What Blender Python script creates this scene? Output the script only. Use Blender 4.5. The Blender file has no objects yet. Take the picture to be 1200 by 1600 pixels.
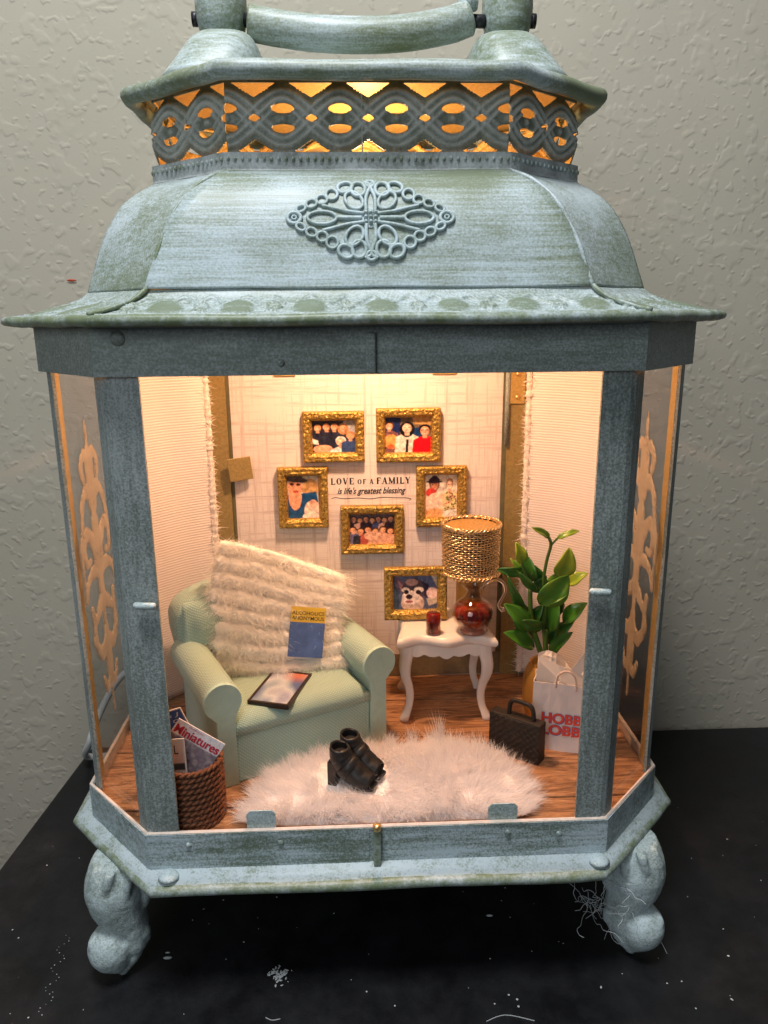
import bpy, bmesh, math, random
import numpy as np
from mathutils import Vector, Matrix, noise as mnoise
random.seed(7); rng = np.random.default_rng(7)
sc = bpy.context.scene
col = sc.collection
sc.unit_settings.scale_length = 0.1          # one unit is a decimetre: the lantern is about 35 cm wide

# ------------------------------------------------------------------ camera
T, YAW, ROLL = .2528, .0387, -.0094
R0 = Vector((math.cos(YAW), -math.sin(YAW), 0)); F0 = Vector((math.sin(YAW), math.cos(YAW), 0)); ZZ = Vector((0, 0, 1))
FW = F0*math.cos(T) - ZZ*math.sin(T); UP = F0*math.sin(T) + ZZ*math.cos(T)
XC = R0*math.cos(ROLL) + UP*math.sin(ROLL); YC_ = -R0*math.sin(ROLL) + UP*math.cos(ROLL)
CAMP = Vector((-.0927, -3.4821, 2.6508))
cd = bpy.data.cameras.new('camera'); cam = bpy.data.objects.new('camera', cd); col.objects.link(cam)
cd.sensor_fit = 'HORIZONTAL'; cd.sensor_width = 36; cd.lens = 1170.7/1200*36
cd.clip_start = .05; cd.clip_end = 200
m = Matrix((XC, YC_, -FW)).transposed().to_4x4(); m.translation = CAMP; cam.matrix_world = m
sc.camera = cam

# ------------------------------------------------------------------ light
w = bpy.data.worlds.new('World'); sc.world = w; w.use_nodes = True
w.node_tree.nodes['Background'].inputs[0].default_value = (.82, .90, 1, 1)
w.node_tree.nodes['Background'].inputs[1].default_value = .085
sc.view_settings.view_transform = 'Standard'; sc.view_settings.look = 'None'
sc.view_settings.exposure = 0; sc.view_settings.gamma = 1
def light(name, kind, loc, power, color, size=None, target=None, sy=None):
    d = bpy.data.lights.new(name, kind); o = bpy.data.objects.new(name, d); col.objects.link(o)
    o.location = loc; d.energy = power; d.color = color
    if kind == 'AREA':
        d.size = size
        if sy: d.shape = 'RECTANGLE'; d.size_y = sy
    elif size is not None: d.shadow_soft_size = size
    if target is not None: o.rotation_euler = (Vector(target)-Vector(loc)).to_track_quat('-Z', 'Y').to_euler()
    return o
light('ceiling_lamp', 'AREA', (-1.0, -2.2, 10.5), 930, (.95, .975, 1), 2.6, (0, .8, 2.5))
light('front_fill_light', 'AREA', (-4.5, -9, 5.5), 300, (.86, .94, 1), 5, (0, 0, 1))  # added soft cool fill from the front left, not a real window
light('lantern_bulb', 'AREA', (.0, .90, 3.225), 96, (1, .57, .33), .22, (0, .86, 0))
light('lantern_bulb_side', 'POINT', (.0, .92, 3.12), 20, (1, .57, .33), .09)
light('lantern_bulb_up', 'POINT', (.0, .92, 3.42), 27, (1, .66, .32), .05)

# ------------------------------------------------------------------ materials
class NT:
    def __init__(s, name):
        s.m = bpy.data.materials.new(name); s.m.use_nodes = True; s.t = s.m.node_tree
        s.b = s.t.nodes['Principled BSDF']; s.out = s.t.nodes['Material Output']
    def n(s, typ, **kw):
        nd = s.t.nodes.new(typ)
        for k, v in kw.items():
            if k.startswith('i_'):
                key = k[2:]; key = int(key) if key.isdigit() else key.replace('_', ' ')
                if hasattr(v, 'is_output') or isinstance(v, bpy.types.NodeSocket): s.t.links.new(v, nd.inputs[key])
                else: nd.inputs[key].default_value = v
            else: setattr(nd, k, v)
        return nd
    def coords(s, scale=(1, 1, 1), rot=(0, 0, 0), kind='Object'):
        tc = s.n('ShaderNodeTexCoord'); mp = s.n('ShaderNodeMapping')
        s.t.links.new(tc.outputs[kind], mp.inputs[0]); mp.inputs['Scale'].default_value = scale; mp.inputs['Rotation'].default_value = rot
        return mp.outputs[0]
    def noise(s, scale=5, detail=4, rough=.5, vec=None, dist=0):
        nd = s.n('ShaderNodeTexNoise', i_Scale=scale, i_Detail=detail, i_Roughness=rough, i_Distortion=dist)
        if vec is None: vec = s.coords()
        s.t.links.new(vec, nd.inputs['Vector']); return nd.outputs[0]
    def ramp(s, fac, stops, interp='LINEAR'):
        nd = s.n('ShaderNodeValToRGB'); s.t.links.new(fac, nd.inputs[0]); cr = nd.color_ramp; cr.interpolation = interp
        while len(cr.elements) < len(stops): cr.elements.new(.5)
        for e, (p, c) in zip(cr.elements, stops): e.position = p; e.color = c if len(c) == 4 else (*c, 1)
        return nd.outputs[0]
    def math(s, op, a, b=0., clamp=False):
        nd = s.n('ShaderNodeMath', operation=op, use_clamp=clamp)
        for i, v in enumerate((a, b)):
            if isinstance(v, (int, float)): nd.inputs[i].default_value = v
            else: s.t.links.new(v, nd.inputs[i])
        return nd.outputs[0]
    def mix(s, fac, a, b, blend='MIX'):
        nd = s.n('ShaderNodeMix', data_type='RGBA', blend_type=blend)
        for i, v in ((0, fac), (6, a), (7, b)):
            if isinstance(v, bpy.types.NodeSocket): s.t.links.new(v, nd.inputs[i])
            elif isinstance(v, (int, float)): nd.inputs[i].default_value = v
            else: nd.inputs[i].default_value = (*v, 1) if len(v) == 3 else v
        return nd.outputs[2]
    def set(s, **kw):
        for k, v in kw.items():
            key = {'color': 'Base Color', 'rough': 'Roughness', 'metal': 'Metallic', 'spec': 'Specular IOR Level', 'trans': 'Transmission Weight', 'sheen': 'Sheen Weight', 'ior': 'IOR', 'alpha': 'Alpha', 'coat': 'Coat Weight', 'sss': 'Subsurface Weight'}[k]
            if isinstance(v, bpy.types.NodeSocket): s.t.links.new(v, s.b.inputs[key])
            elif isinstance(v, tuple): s.b.inputs[key].default_value = (*v, 1)
            else: s.b.inputs[key].default_value = v
        return s
    def bump(s, h, strength=.3, dist=.02, prev=None):
        nd = s.n('ShaderNodeBump'); nd.inputs['Strength'].default_value = strength; nd.inputs['Distance'].default_value = dist
        s.t.links.new(h, nd.inputs['Height'])
        if prev is not None: s.t.links.new(prev, nd.inputs['Normal'])
        s.t.links.new(nd.outputs[0], s.b.inputs['Normal']); return nd.outputs[0]

def paint(name, stretch, bias, green=(.165, .205, .135), white=(.47, .545, .57), patch=1.3, grain=.35, rough=.42, bump=.25, patchw=1.2, streakw=1.0):
    n = NT(name)
    v = n.coords(stretch)
    streak = n.noise(6, 8, .62, v)
    fine = n.noise(16, 4, .7, v)
    big = n.noise(patch, 3, .5)
    gr = n.noise(95, 2, .6)
    att = n.n('ShaderNodeAttribute', attribute_name='wear')
    f = n.math('ADD', n.math('MULTIPLY', n.math('SUBTRACT', big, .5), patchw*2.2), n.math('MULTIPLY', n.math('SUBTRACT', streak, .5), 2.6*streakw))
    f = n.math('ADD', f, n.math('MULTIPLY', n.math('SUBTRACT', fine, .5), 1.3))
    f = n.math('ADD', f, n.math('MULTIPLY', n.math('SUBTRACT', gr, .5), grain*4))
    f = n.math('SUBTRACT', n.math('ADD', f, .5+bias), att.outputs['Fac'])
    f = n.math('ADD', n.math('MULTIPLY', f, .8), .1)
    c = n.ramp(f, [(0, green), (.35, tuple(g*.72+w_*.28 for g, w_ in zip(green, white))), (.7, tuple(g*.3+w_*.7 for g, w_ in zip(green, white))), (1, white)])
    chips = n.ramp(n.noise(33, 5, .7), [(.66, (0, 0, 0)), (.70, (1, 1, 1))])
    c = n.mix(n.math('MULTIPLY', chips, .35), c, (.62, .68, .68))
    n.set(color=c, rough=n.math('ADD', n.math('MULTIPLY', gr, .25), rough-.1), spec=.45)
    b = n.bump(n.math('ADD', n.math('MULTIPLY', gr, .5), n.math('MULTIPLY', streak, .9)), bump, .006)
    return n.m
def simple(name, c, rough=.5, metal=0, nscale=None, amt=.15, bump=0, **kw):
    n = NT(name)
    if nscale:
        g = n.noise(nscale, 5, .6); n.set(color=n.ramp(g, [(.3, tuple(x*(1-amt) for x in c)), (.7, tuple(min(1, x*(1+amt)) for x in c))]))
        if bump: n.bump(g, bump, .01)
    else: n.set(color=tuple(c))
    n.set(rough=rough, metal=metal, **kw); return n.m
M = {}
M['dome'] = paint('dry_brushed_roof_paint', (.28, 6, 9), .02, patch=.95, patchw=2.7, grain=.4, streakw=.62, green=(.175, .21, .135), white=(.47, .555, .59))
M['chamfer'] = paint('dry_brushed_chamfer_paint', (2, 2, 6), -.06, patch=1.3, patchw=1.8, grain=.5, streakw=.6)
M['skirt'] = paint('dry_brushed_skirt_paint', (.6, 5, 5), .12, patchw=.6, grain=.5, streakw=.6)
M['post'] = paint('speckled_post_paint', (5, 5, .5), -.06, green=(.13, .155, .135), white=(.385, .425, .42), grain=.6, patch=1.2, patchw=.8, streakw=.45, bump=.5)
M['header'] = paint('header_paint', (.5, 5, 5), -.10, green=(.17, .205, .17), white=(.41, .455, .45), grain=.6, patchw=.6, streakw=.5)
M['band'] = paint('base_band_paint', (.4, 5, 5), .0, green=(.13, .17, .125), white=(.48, .57, .61), grain=.6)
M['ledge'] = paint('ledge_paint', (1.5, 1.5, 3), .42, patchw=.6, grain=.6)
M['lip'] = paint('worn_lip_paint', (2, 2, 2), -.28, green=(.16, .20, .11), patchw=.8)
M['foot'] = paint('cast_foot_paint', (2, 2, 2), .3, white=(.50, .59, .61), grain=.5, patchw=1.0, streakw=.3, bump=.8, rough=.5)
M['lace'] = paint('pierced_band_paint', (1.5, 1.5, 1.5), .22, green=(.17, .185, .135), white=(.52, .53, .48), patchw=.4, streakw=.3, grain=.25)
M['bead'] = paint('bead_strip_paint', (2, 2, 2), .1, green=(.17, .19, .17), white=(.46, .5, .5), patchw=.6)
M['handle'] = paint('handle_paint', (.6, 6, 6), -.22, green=(.17, .20, .12), patch=1.6, patchw=1.7, streakw=.7)
M['hump'] = paint('hump_paint', (1, 5, 6), -.15, green=(.17, .21, .135), patchw=1.3)
M['ornament'] = paint('ornament_paint', (2, 2, 2), .25, green=(.20, .26, .21), white=(.46, .56, .59), patchw=.4)

n = NT('gold_inner_paint'); g = n.noise(60, 4, .6)
n.set(color=n.ramp(g, [(.3, (.46, .30, .085)), (.7, (.66, .46, .17))]), metal=.35, rough=.5); n.bump(g, .3, .004); M['gold_in'] = n.m
M['jamb'] = simple('olive_gold_jamb', (.34, .25, .095), .5, .25, 60, .2, .3); M['rail'] = simple('dull_bronze_rail', (.25, .19, .11), .55, .2, 40)
n = NT('gilt_filigree'); g = n.noise(8, 4, .6)
n.set(color=n.ramp(g, [(.3, (.50, .38, .24)), (.7, (.70, .56, .38))]), metal=.1, rough=.5); n.bump(g, .3, .01)
tr = n.n('ShaderNodeBsdfTransparent'); mx = n.n('ShaderNodeMixShader'); mx.inputs[0].default_value = .58; n.t.links.new(n.b.outputs[0], mx.inputs[1]); n.t.links.new(tr.outputs[0], mx.inputs[2]); n.t.links.new(mx.outputs[0], n.out.inputs[0]); M['gold_fil'] = n.m
n = NT('gold_frame'); v = n.n('ShaderNodeTexVoronoi', i_Scale=52., feature='SMOOTH_F1'); n.t.links.new(n.coords(), v.inputs['Vector'])
g = n.noise(75, 3, .7)
n.set(color=n.ramp(g, [(.35, (.28, .17, .03)), (.65, (.56, .38, .10))]), metal=.6, rough=n.ramp(g, [(.4, (.22,)*3), (.6, (.5,)*3)]))
n.bump(n.math('ADD', v.outputs['Distance'], n.math('MULTIPLY', g, .5)), .8, .012); M['frame'] = n.m
M['brass'] = simple('brass_tip', (.75, .48, .2), .3, .8, 40)
M['dark_metal'] = simple('dark_screw', (.03, .03, .035), .4, .5, 30)
M['wire'] = simple('cream_cable', (.62, .62, .6), .5, 0, 5)
M['lit_lip'] = simple('pale_lit_lip', (.75, .6, .5), .6, 0, 20)  # pale colour stands in for lamplight on the metal band's inner lip

# thin clear pane: clear film plus Fresnel reflection
def glass(name, tint=(.97, .98, .97), refl=1.0, base=.025, k=.55):
    n = NT(name); tr = n.n('ShaderNodeBsdfTransparent'); tr.inputs[0].default_value = (*tint, 1)
    gl = n.n('ShaderNodeBsdfGlossy'); gl.inputs['Roughness'].default_value = .03; gl.inputs[0].default_value = (refl, refl, refl, 1)
    lw = n.n('ShaderNodeLayerWeight'); lw.inputs[0].default_value = .5
    fr = n.n('ShaderNodeMath', operation='MULTIPLY_ADD'); fr.inputs[1].default_value = k; fr.inputs[2].default_value = base
    n.t.links.new(n.math('POWER', lw.outputs['Facing'], 4.), fr.inputs[0])
    mx = n.n('ShaderNodeMixShader'); n.t.links.new(fr.outputs[0], mx.inputs[0]); n.t.links.new(tr.outputs[0], mx.inputs[1]); n.t.links.new(gl.outputs[0], mx.inputs[2])
    n.t.links.new(mx.outputs[0], n.out.inputs[0]); return n.m
M['pane'] = glass('window_glass', (.985, .985, .98), .45)
M['clear'] = glass('blown_glass', (.95, .93, .91), .9, .035, .8)

# room wall: trowelled plaster with raised flat islands
n = NT('knockdown_plaster')
a = n.noise(7.5, 1.4, .45, None, .2); b = n.noise(16, .8, .4, None, .1); f_ = n.noise(60, 3, .6)
ia = n.ramp(a, [(.55, (0, 0, 0)), (.68, (1, 1, 1))], 'EASE'); ib = n.ramp(b, [(.57, (0, 0, 0)), (.74, (1, 1, 1))], 'EASE')
h = n.math('ADD', n.math('MAXIMUM', n.math('MULTIPLY', ia, .8), ib), n.math('MULTIPLY', f_, .10))
n.set(color=n.ramp(n.noise(.8, 4), [(.3, (.42, .39, .31)), (.7, (.46, .42, .34))]), rough=.85, spec=.2)
n.bump(h, .30, .014); M['wall'] = n.m
n = NT('black_table_paint'); v = n.n('ShaderNodeTexVoronoi', i_Scale=9.); n.t.links.new(n.coords(), v.inputs['Vector'])
sp = n.ramp(v.outputs['Distance'], [(.018, (1, 1, 1)), (.03, (0, 0, 0))]); ms = n.ramp(n.noise(2.5, 3), [(.52, (0, 0, 0)), (.6, (1, 1, 1))])
g = n.noise(3, 6, .7)
c = n.mix(n.math('MULTIPLY', sp, n.math('MULTIPLY', ms, .3)), n.ramp(g, [(.35, (.005, .005, .006)), (.62, (.012, .012, .014)), (.8, (.026, .027, .03))]), (.5, .52, .5))
n.set(color=c, rough=n.math('ADD', n.math('MULTIPLY', g, .45), .22), spec=.35); n.bump(n.noise(30, 5, .6), .08, .01); M['table'] = n.m

# interior
n = NT('crosshatch_wallpaper')
h1 = n.noise(2.2, 5, .7, n.coords((.5, .5, 11))); v1 = n.noise(2.2, 5, .7, n.coords((11, .5, .5)))
h2 = n.noise(3, 3, .6, n.coords((.9, .5, 26))); v2 = n.noise(3, 3, .6, n.coords((26, .5, .9)))
l = n.math('MAXIMUM', n.ramp(h1, [(.52, (0, 0, 0)), (.64, (1, 1, 1))]), n.ramp(v1, [(.53, (0, 0, 0)), (.65, (1, 1, 1))]))
l2 = n.math('MAXIMUM', n.ramp(h2, [(.58, (0, 0, 0)), (.64, (1, 1, 1))]), n.ramp(v2, [(.58, (0, 0, 0)), (.64, (1, 1, 1))]))
ll = n.math('MAXIMUM', l, n.math('MULTIPLY', l2, .6))
n.set(color=n.mix(n.math('MULTIPLY', ll, .50), (.80, .73, .72), (.38, .27, .27)), rough=.75, spec=.2); M['paper'] = n.m
n = NT('ribbed_curtain'); wv = n.n('ShaderNodeTexWave', wave_type='BANDS', bands_direction='Z'); wv.inputs['Scale'].default_value = 17.0; wv.inputs['Distortion'].default_value = .35
n.t.links.new(n.coords(), wv.inputs['Vector'])
n.set(color=n.mix(wv.outputs['Fac'], (.74, .66, .64), (.84, .77, .75)), rough=.8, spec=.2, sheen=.2); n.bump(wv.outputs['Fac'], .35, .006); M['curtain'] = n.m
M['trim'] = simple('boucle_trim', (.80, .72, .68), .9, 0, 40, .12, .5)
n = NT('plank_wood')
gr = n.noise(3.5, 9, .72, n.coords((.9, 6, 3)), 1.6); kn = n.noise(3.2, 4, .6, n.coords((.6, 1.3, 1)))
c = n.ramp(gr, [(.30, (.05, .022, .01)), (.42, (.22, .10, .045)), (.56, (.44, .22, .10)), (.75, (.62, .35, .18))])
c = n.mix(n.ramp(kn, [(.56, (0, 0, 0)), (.70, (.9, .9, .9))]), c, (.07, .03, .014))
n.set(color=c, rough=.45); n.bump(gr, .3, .01); M['wood'] = n.m
def fabric(name, c, scale=34):
    n = NT(name)
    w1 = n.n('ShaderNodeTexWave', wave_type='BANDS', bands_direction='DIAGONAL'); w1.inputs['Scale'].default_value = scale*.45
    w2 = n.n('ShaderNodeTexWave', wave_type='BANDS', bands_direction='DIAGONAL'); w2.inputs['Scale'].default_value = scale*.45
    n.t.links.new(n.coords(), w1.inputs['Vector']); n.t.links.new(n.coords((1, -1, -1)), w2.inputs['Vector'])
    h = n.math('MULTIPLY', w1.outputs['Fac'], w2.outputs['Fac']); g = n.noise(4, 4)
    c1 = n.ramp(g, [(.3, tuple(x*.92 for x in c)), (.7, tuple(x*1.06 for x in c))])
    n.set(color=n.mix(h, tuple(x*.72 for x in c), c1), rough=.85, spec=.2, sheen=.25); n.bump(h, .5, .006); return n.m
M['chair'] = fabric('mint_woven_fabric', (.50, .70, .60), 62)
M['chair_flat'] = simple('mint_card_facing', (.47, .66, .57), .8, 0, 30, .05, .15)
M['fur'] = simple('white_fur', (.92, .87, .87), .75, 0, 3, .05, sheen=.3)
def pile(name, c):
    n = NT(name); d = n.n('ShaderNodeBsdfDiffuse'); d.inputs[0].default_value = (*c, 1); t_ = n.n('ShaderNodeBsdfTranslucent'); t_.inputs[0].default_value = (*c, 1)
    mx = n.n('ShaderNodeMixShader'); mx.inputs[0].default_value = .5; n.t.links.new(d.outputs[0], mx.inputs[1]); n.t.links.new(t_.outputs[0], mx.inputs[2]); n.t.links.new(mx.outputs[0], n.out.inputs[0]); return n.m
M['fur'] = pile('white_fur_fibre', (.97, .94, .94)); M['pile'] = pile('cream_fibre', (.98, .96, .92))
M['fur_base'] = simple('fur_backing', (.88, .84, .83), .9, 0, 12, .1, .4)
M['blanket'] = simple('cream_pile', (.94, .91, .86), .85, 0, 9, .06, sheen=.3)
M['white_paint'] = simple('white_enamel', (.80, .74, .70), .3, 0, 5, .03)
n = NT('thick_glass'); n.set(color=(.97, .95, .93), rough=.02, trans=1.0, ior=1.42); M['thick'] = n.m
M['plastic'] = glass('clear_drop', (.93, .86, .82), 1.0)
M['gold_thread'] = simple('gold_thread', (.74, .55, .30), .28, .85, 60, .35, .3)
M['gold_disc'] = simple('gold_mesh_disc', (.62, .38, .13), .45, .6, 55, .3, .4)
M['vase'] = simple('matt_gold_vase', (.50, .27, .06), .42, .45, 7, .12)
n = NT('red_liquid'); g = n.noise(14, 3, .6)
n.set(color=n.ramp(g, [(.40, (.12, .003, .003)), (.64, (.50, .035, .012))]), rough=.06, spec=.8, trans=.45, ior=1.33); M['liquid'] = n.m
n = NT('deep_red_drink'); g = n.noise(16, 3, .6); n.set(color=n.ramp(g, [(.40, (.10, .002, .002)), (.66, (.34, .014, .005))]), rough=.08, spec=.7, trans=.15, ior=1.33); M['drink'] = n.m
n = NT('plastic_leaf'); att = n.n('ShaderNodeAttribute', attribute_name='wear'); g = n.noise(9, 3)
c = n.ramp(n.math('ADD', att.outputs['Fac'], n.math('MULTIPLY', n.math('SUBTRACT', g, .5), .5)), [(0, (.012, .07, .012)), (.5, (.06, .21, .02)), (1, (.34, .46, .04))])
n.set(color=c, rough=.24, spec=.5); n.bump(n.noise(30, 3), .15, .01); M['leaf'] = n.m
M['stem'] = simple('leaf_stem', (.05, .12, .015), .4, 0, 9)
M['brown'] = simple('dark_brown_weave', (.015, .009, .006), .6, 0, 45, .4, .6)
M['wicker'] = simple('brown_cord', (.17, .055, .018), .75, 0, 40, .35, .6)
M['black_rubber'] = simple('black_shoe', (.012, .011, .011), .42, 0, 25, .3, .15)
M['shoe_in'] = simple('shoe_inner', (.004, .003, .003), .8)
M['bag'] = simple('white_paper', (.80, .74, .74), .7, 0, 6, .03)
M['tissue'] = simple('tissue_paper', (.84, .76, .70), .8, 0, 9, .05, .3)
M['bezel'] = simple('dark_bezel', (.03, .012, .006), .35, 0, 20)
M['dust'] = simple('dust', (.45, .47, .47), .9)
M['red'] = simple('red_mark', (.45, .05, .01), .6)
M['ink'] = simple('black_ink', (.02, .015, .02), .7)
M['ink_red'] = simple('red_ink', (.55, .02, .05), .6)
M['ink_blue'] = simple('blue_ink', (.10, .16, .42), .6)
M['ink_hl'] = simple('letter_red', (.72, .07, .05), .6)
M['ink_white'] = simple('white_ink', (.85, .85, .85), .6)
M['book_blue'] = simple('blue_cover', (.09, .16, .40), .35, 0, 12, .2)
M['book_gold'] = simple('yellow_cover', (.72, .50, .06), .4, 0, 12, .1)
n = NT('puck_glow'); n.b.inputs['Emission Color'].default_value = (1, .6, .25, 1); n.b.inputs['Emission Strength'].default_value = 6; M['glow'] = n.m
def vcol(name, rough=.3):
    n = NT(name); a = n.n('ShaderNodeAttribute', attribute_name='col'); n.set(color=a.outputs['Color'], rough=rough); return n.m
M['print'] = vcol('photo_print'); M['print_matt'] = vcol('magazine_print', .5)

# ------------------------------------------------------------------ helpers
def tag(o, label=None, cat=None, group=None, kind=None):
    if label: o['label'] = label
    if cat: o['category'] = cat
    if group: o['group'] = group
    if kind: o['kind'] = kind
    return o
def empty(name, loc=(0, 0, 0), rz=0):
    o = bpy.data.objects.new(name, None); col.objects.link(o); o.location = loc; o.rotation_euler = (0, 0, rz); o.empty_display_size = .1; return o
class MB:
    def __init__(s): s.v = []; s.f = []; s.m = []
    def add(s, vs, fs, mi=0):
        k = len(s.v); s.v += [tuple(v) for v in vs]; s.f += [tuple(i+k for i in f) for f in fs]; s.m += [mi]*len(fs); return s
    def box(s, c, size, rot=None, mi=0, taper=None):
        hx, hy, hz = (q/2 for q in size); vs = []
        for z in (-1, 1):
            t = 1 if (taper is None or z < 0) else taper
            for x, y in ((-1, -1), (1, -1), (1, 1), (-1, 1)): vs.append(Vector((x*hx*t, y*hy*t, z*hz)))
        if rot is not None: vs = [rot @ v for v in vs]
        vs = [v+Vector(c) for v in vs]
        return s.add(vs, [(0, 3, 2, 1), (4, 5, 6, 7), (0, 1, 5, 4), (1, 2, 6, 5), (2, 3, 7, 6), (3, 0, 4, 7)], mi)
    def rings(s, rs, closed=True, cap=True, mi=0, loop=False):
        nn = len(rs[0]); vs = [p for r in rs for p in r]; fs = []; L = len(rs)
        for i in range(L if loop else L-1):
            j2 = (i+1) % L
            for j in range(nn if closed else nn-1):
                a = i*nn+j; b = i*nn+(j+1) % nn; fs.append((a, b, j2*nn+(j+1) % nn, j2*nn+j))
        if cap and not loop: fs.append(tuple(range(nn-1, -1, -1))); fs.append(tuple((L-1)*nn+j for j in range(nn)))
        return s.add(vs, fs, mi)
    def lathe(s, prof, c=(0, 0, 0), seg=24, mi=0, cap=True):
        return s.rings([[(c[0]+r*math.cos(2*math.pi*j/seg), c[1]+r*math.sin(2*math.pi*j/seg), c[2]+z) for j in range(seg)] for r, z in prof], mi=mi, cap=cap)
    def tube(s, path, rad, seg=8, closed=False, mi=0, squash=None):
        P = [Vector(p) for p in path]; L = len(P)
        rad = [rad]*L if isinstance(rad, (int, float)) else rad; rs = []; up = None
        for i in range(L):
            d = (P[(i+1) % L]-P[i-1]) if closed else (P[min(i+1, L-1)]-P[max(i-1, 0)])
            if d.length < 1e-9: d = Vector((0, 0, 1))
            d.normalize()
            if up is None: up = d.orthogonal().normalized()
            up = (up-d*up.dot(d)); up = up.normalized() if up.length > 1e-6 else d.orthogonal().normalized(); q = d.cross(up)
            rs.append([P[i]+(up*math.cos(2*math.pi*j/seg)+q*math.sin(2*math.pi*j/seg))*rad[i] for j in range(seg)])
        return s.rings(rs, loop=closed, mi=mi)
    def build(s, name, mats, parent=None, smooth=False, bevel=0, sub=0, kind=None, solid=None, autos=None):
        me = bpy.data.meshes.new(name); me.from_pydata(s.v, [], s.f)
        for mm in (mats if isinstance(mats, (list, tuple)) else [mats]): me.materials.append(mm)
        if any(s.m): me.polygons.foreach_set('material_index', s.m)
        if smooth: me.polygons.foreach_set('use_smooth', [True]*len(me.polygons))
        if autos: me.polygons.foreach_set('use_smooth', [True]*len(me.polygons)); me.set_sharp_from_angle(angle=math.radians(autos))
        me.update(); o = bpy.data.objects.new(name, me); col.objects.link(o)
        if parent is not None: o.parent = parent
        if bevel: b = o.modifiers.new('b', 'BEVEL'); b.width = bevel; b.segments = 2; b.limit_method = 'ANGLE'; b.angle_limit = math.radians(35)
        if sub: b = o.modifiers.new('s', 'SUBSURF'); b.levels = b.render_levels = sub
        if solid: b = o.modifiers.new('t', 'SOLIDIFY'); b.thickness = solid[0]; b.offset = solid[1]; b.material_offset = solid[2] if len(solid) > 2 else 0; b.material_offset_rim = solid[2] if len(solid) > 3 else 0
        if kind: o['kind'] = kind
        return o
def smoothpath(pts, k=6, closed=False):
    P = [Vector(p) for p in pts]; L = len(P); out = []
    for i in range(L if closed else L-1):
        if closed: a, b, c, d = P[i-1], P[i], P[(i+1) % L], P[(i+2) % L]
        else: a, b, c, d = P[max(i-1, 0)], P[i], P[i+1], P[min(i+2, L-1)]
        for j in range(k):
            t = j/k; out.append(.5*((2*b)+(c-a)*t+(2*a-5*b+4*c-d)*t*t+(3*b-a-3*c+d)*t**3))
    if not closed: out.append(P[-1])
    return out
def orient(me_mb):   # make normals consistent
    me = me_mb.data; bm = bmesh.new(); bm.from_mesh(me); bmesh.ops.recalc_face_normals(bm, faces=bm.faces); bm.to_mesh(me); bm.free(); return me_mb
def prism(mb, pts, mat, depth, mi=0):      # extrude a 2-D outline; mat maps (x, y, z) local to world, depth along z
    nn = len(pts); A = [mat @ Vector((x, y, 0)) for x, y in pts]; B = [mat @ Vector((x, y, depth)) for x, y in pts]
    mb.add(A+B, [tuple(range(nn-1, -1, -1)), tuple(range(nn, 2*nn))]+[(i, (i+1) % nn, nn+(i+1) % nn, nn+i) for i in range(nn)], mi); return mb
def frame_mat(O_, X_, Y_, Z_=None):
    X_ = Vector(X_).normalized(); Y_ = Vector(Y_); Z_ = X_.cross(Y_).normalized() if Z_ is None else Vector(Z_); Y_ = Z_.cross(X_).normalized()
    m_ = Matrix((X_, Y_, Z_)).transposed().to_4x4(); m_.translation = Vector(O_); return m_
def text(name, s_, mat, m_, parent, width=None, height=None, bold=0., shear=0., ext=.001, space=1.):
    cu = bpy.data.curves.new(name, 'FONT'); cu.body = s_; cu.size = 1; cu.offset = bold; cu.shear = shear; cu.extrude = 0; cu.space_character = space
    tmp = bpy.data.objects.new('tmp', cu); col.objects.link(tmp); dg = bpy.context.evaluated_depsgraph_get()
    me = bpy.data.meshes.new_from_object(tmp.evaluated_get(dg)); bpy.data.objects.remove(tmp); bpy.data.curves.remove(cu)
    co = np.empty(len(me.vertices)*3); me.vertices.foreach_get('co', co); co = co.reshape(-1, 3)
    mn = co.min(0); mx = co.max(0); sx = width/(mx[0]-mn[0]) if width else None; sy = height/(mx[1]-mn[1]) if height else sx
    sx = sx or sy; co[:, 0] = (co[:, 0]-mn[0])*sx; co[:, 1] = (co[:, 1]-mn[1])*sy
    w_ = np.array(m_)[:3, :3] @ co.T + np.array(m_)[:3, 3:]; me.vertices.foreach_set('co', w_.T.ravel()); me.update()
    me.name = name; me.materials.append(mat); o = bpy.data.objects.new(name, me); col.objects.link(o); o.parent = parent
    return o
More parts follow.
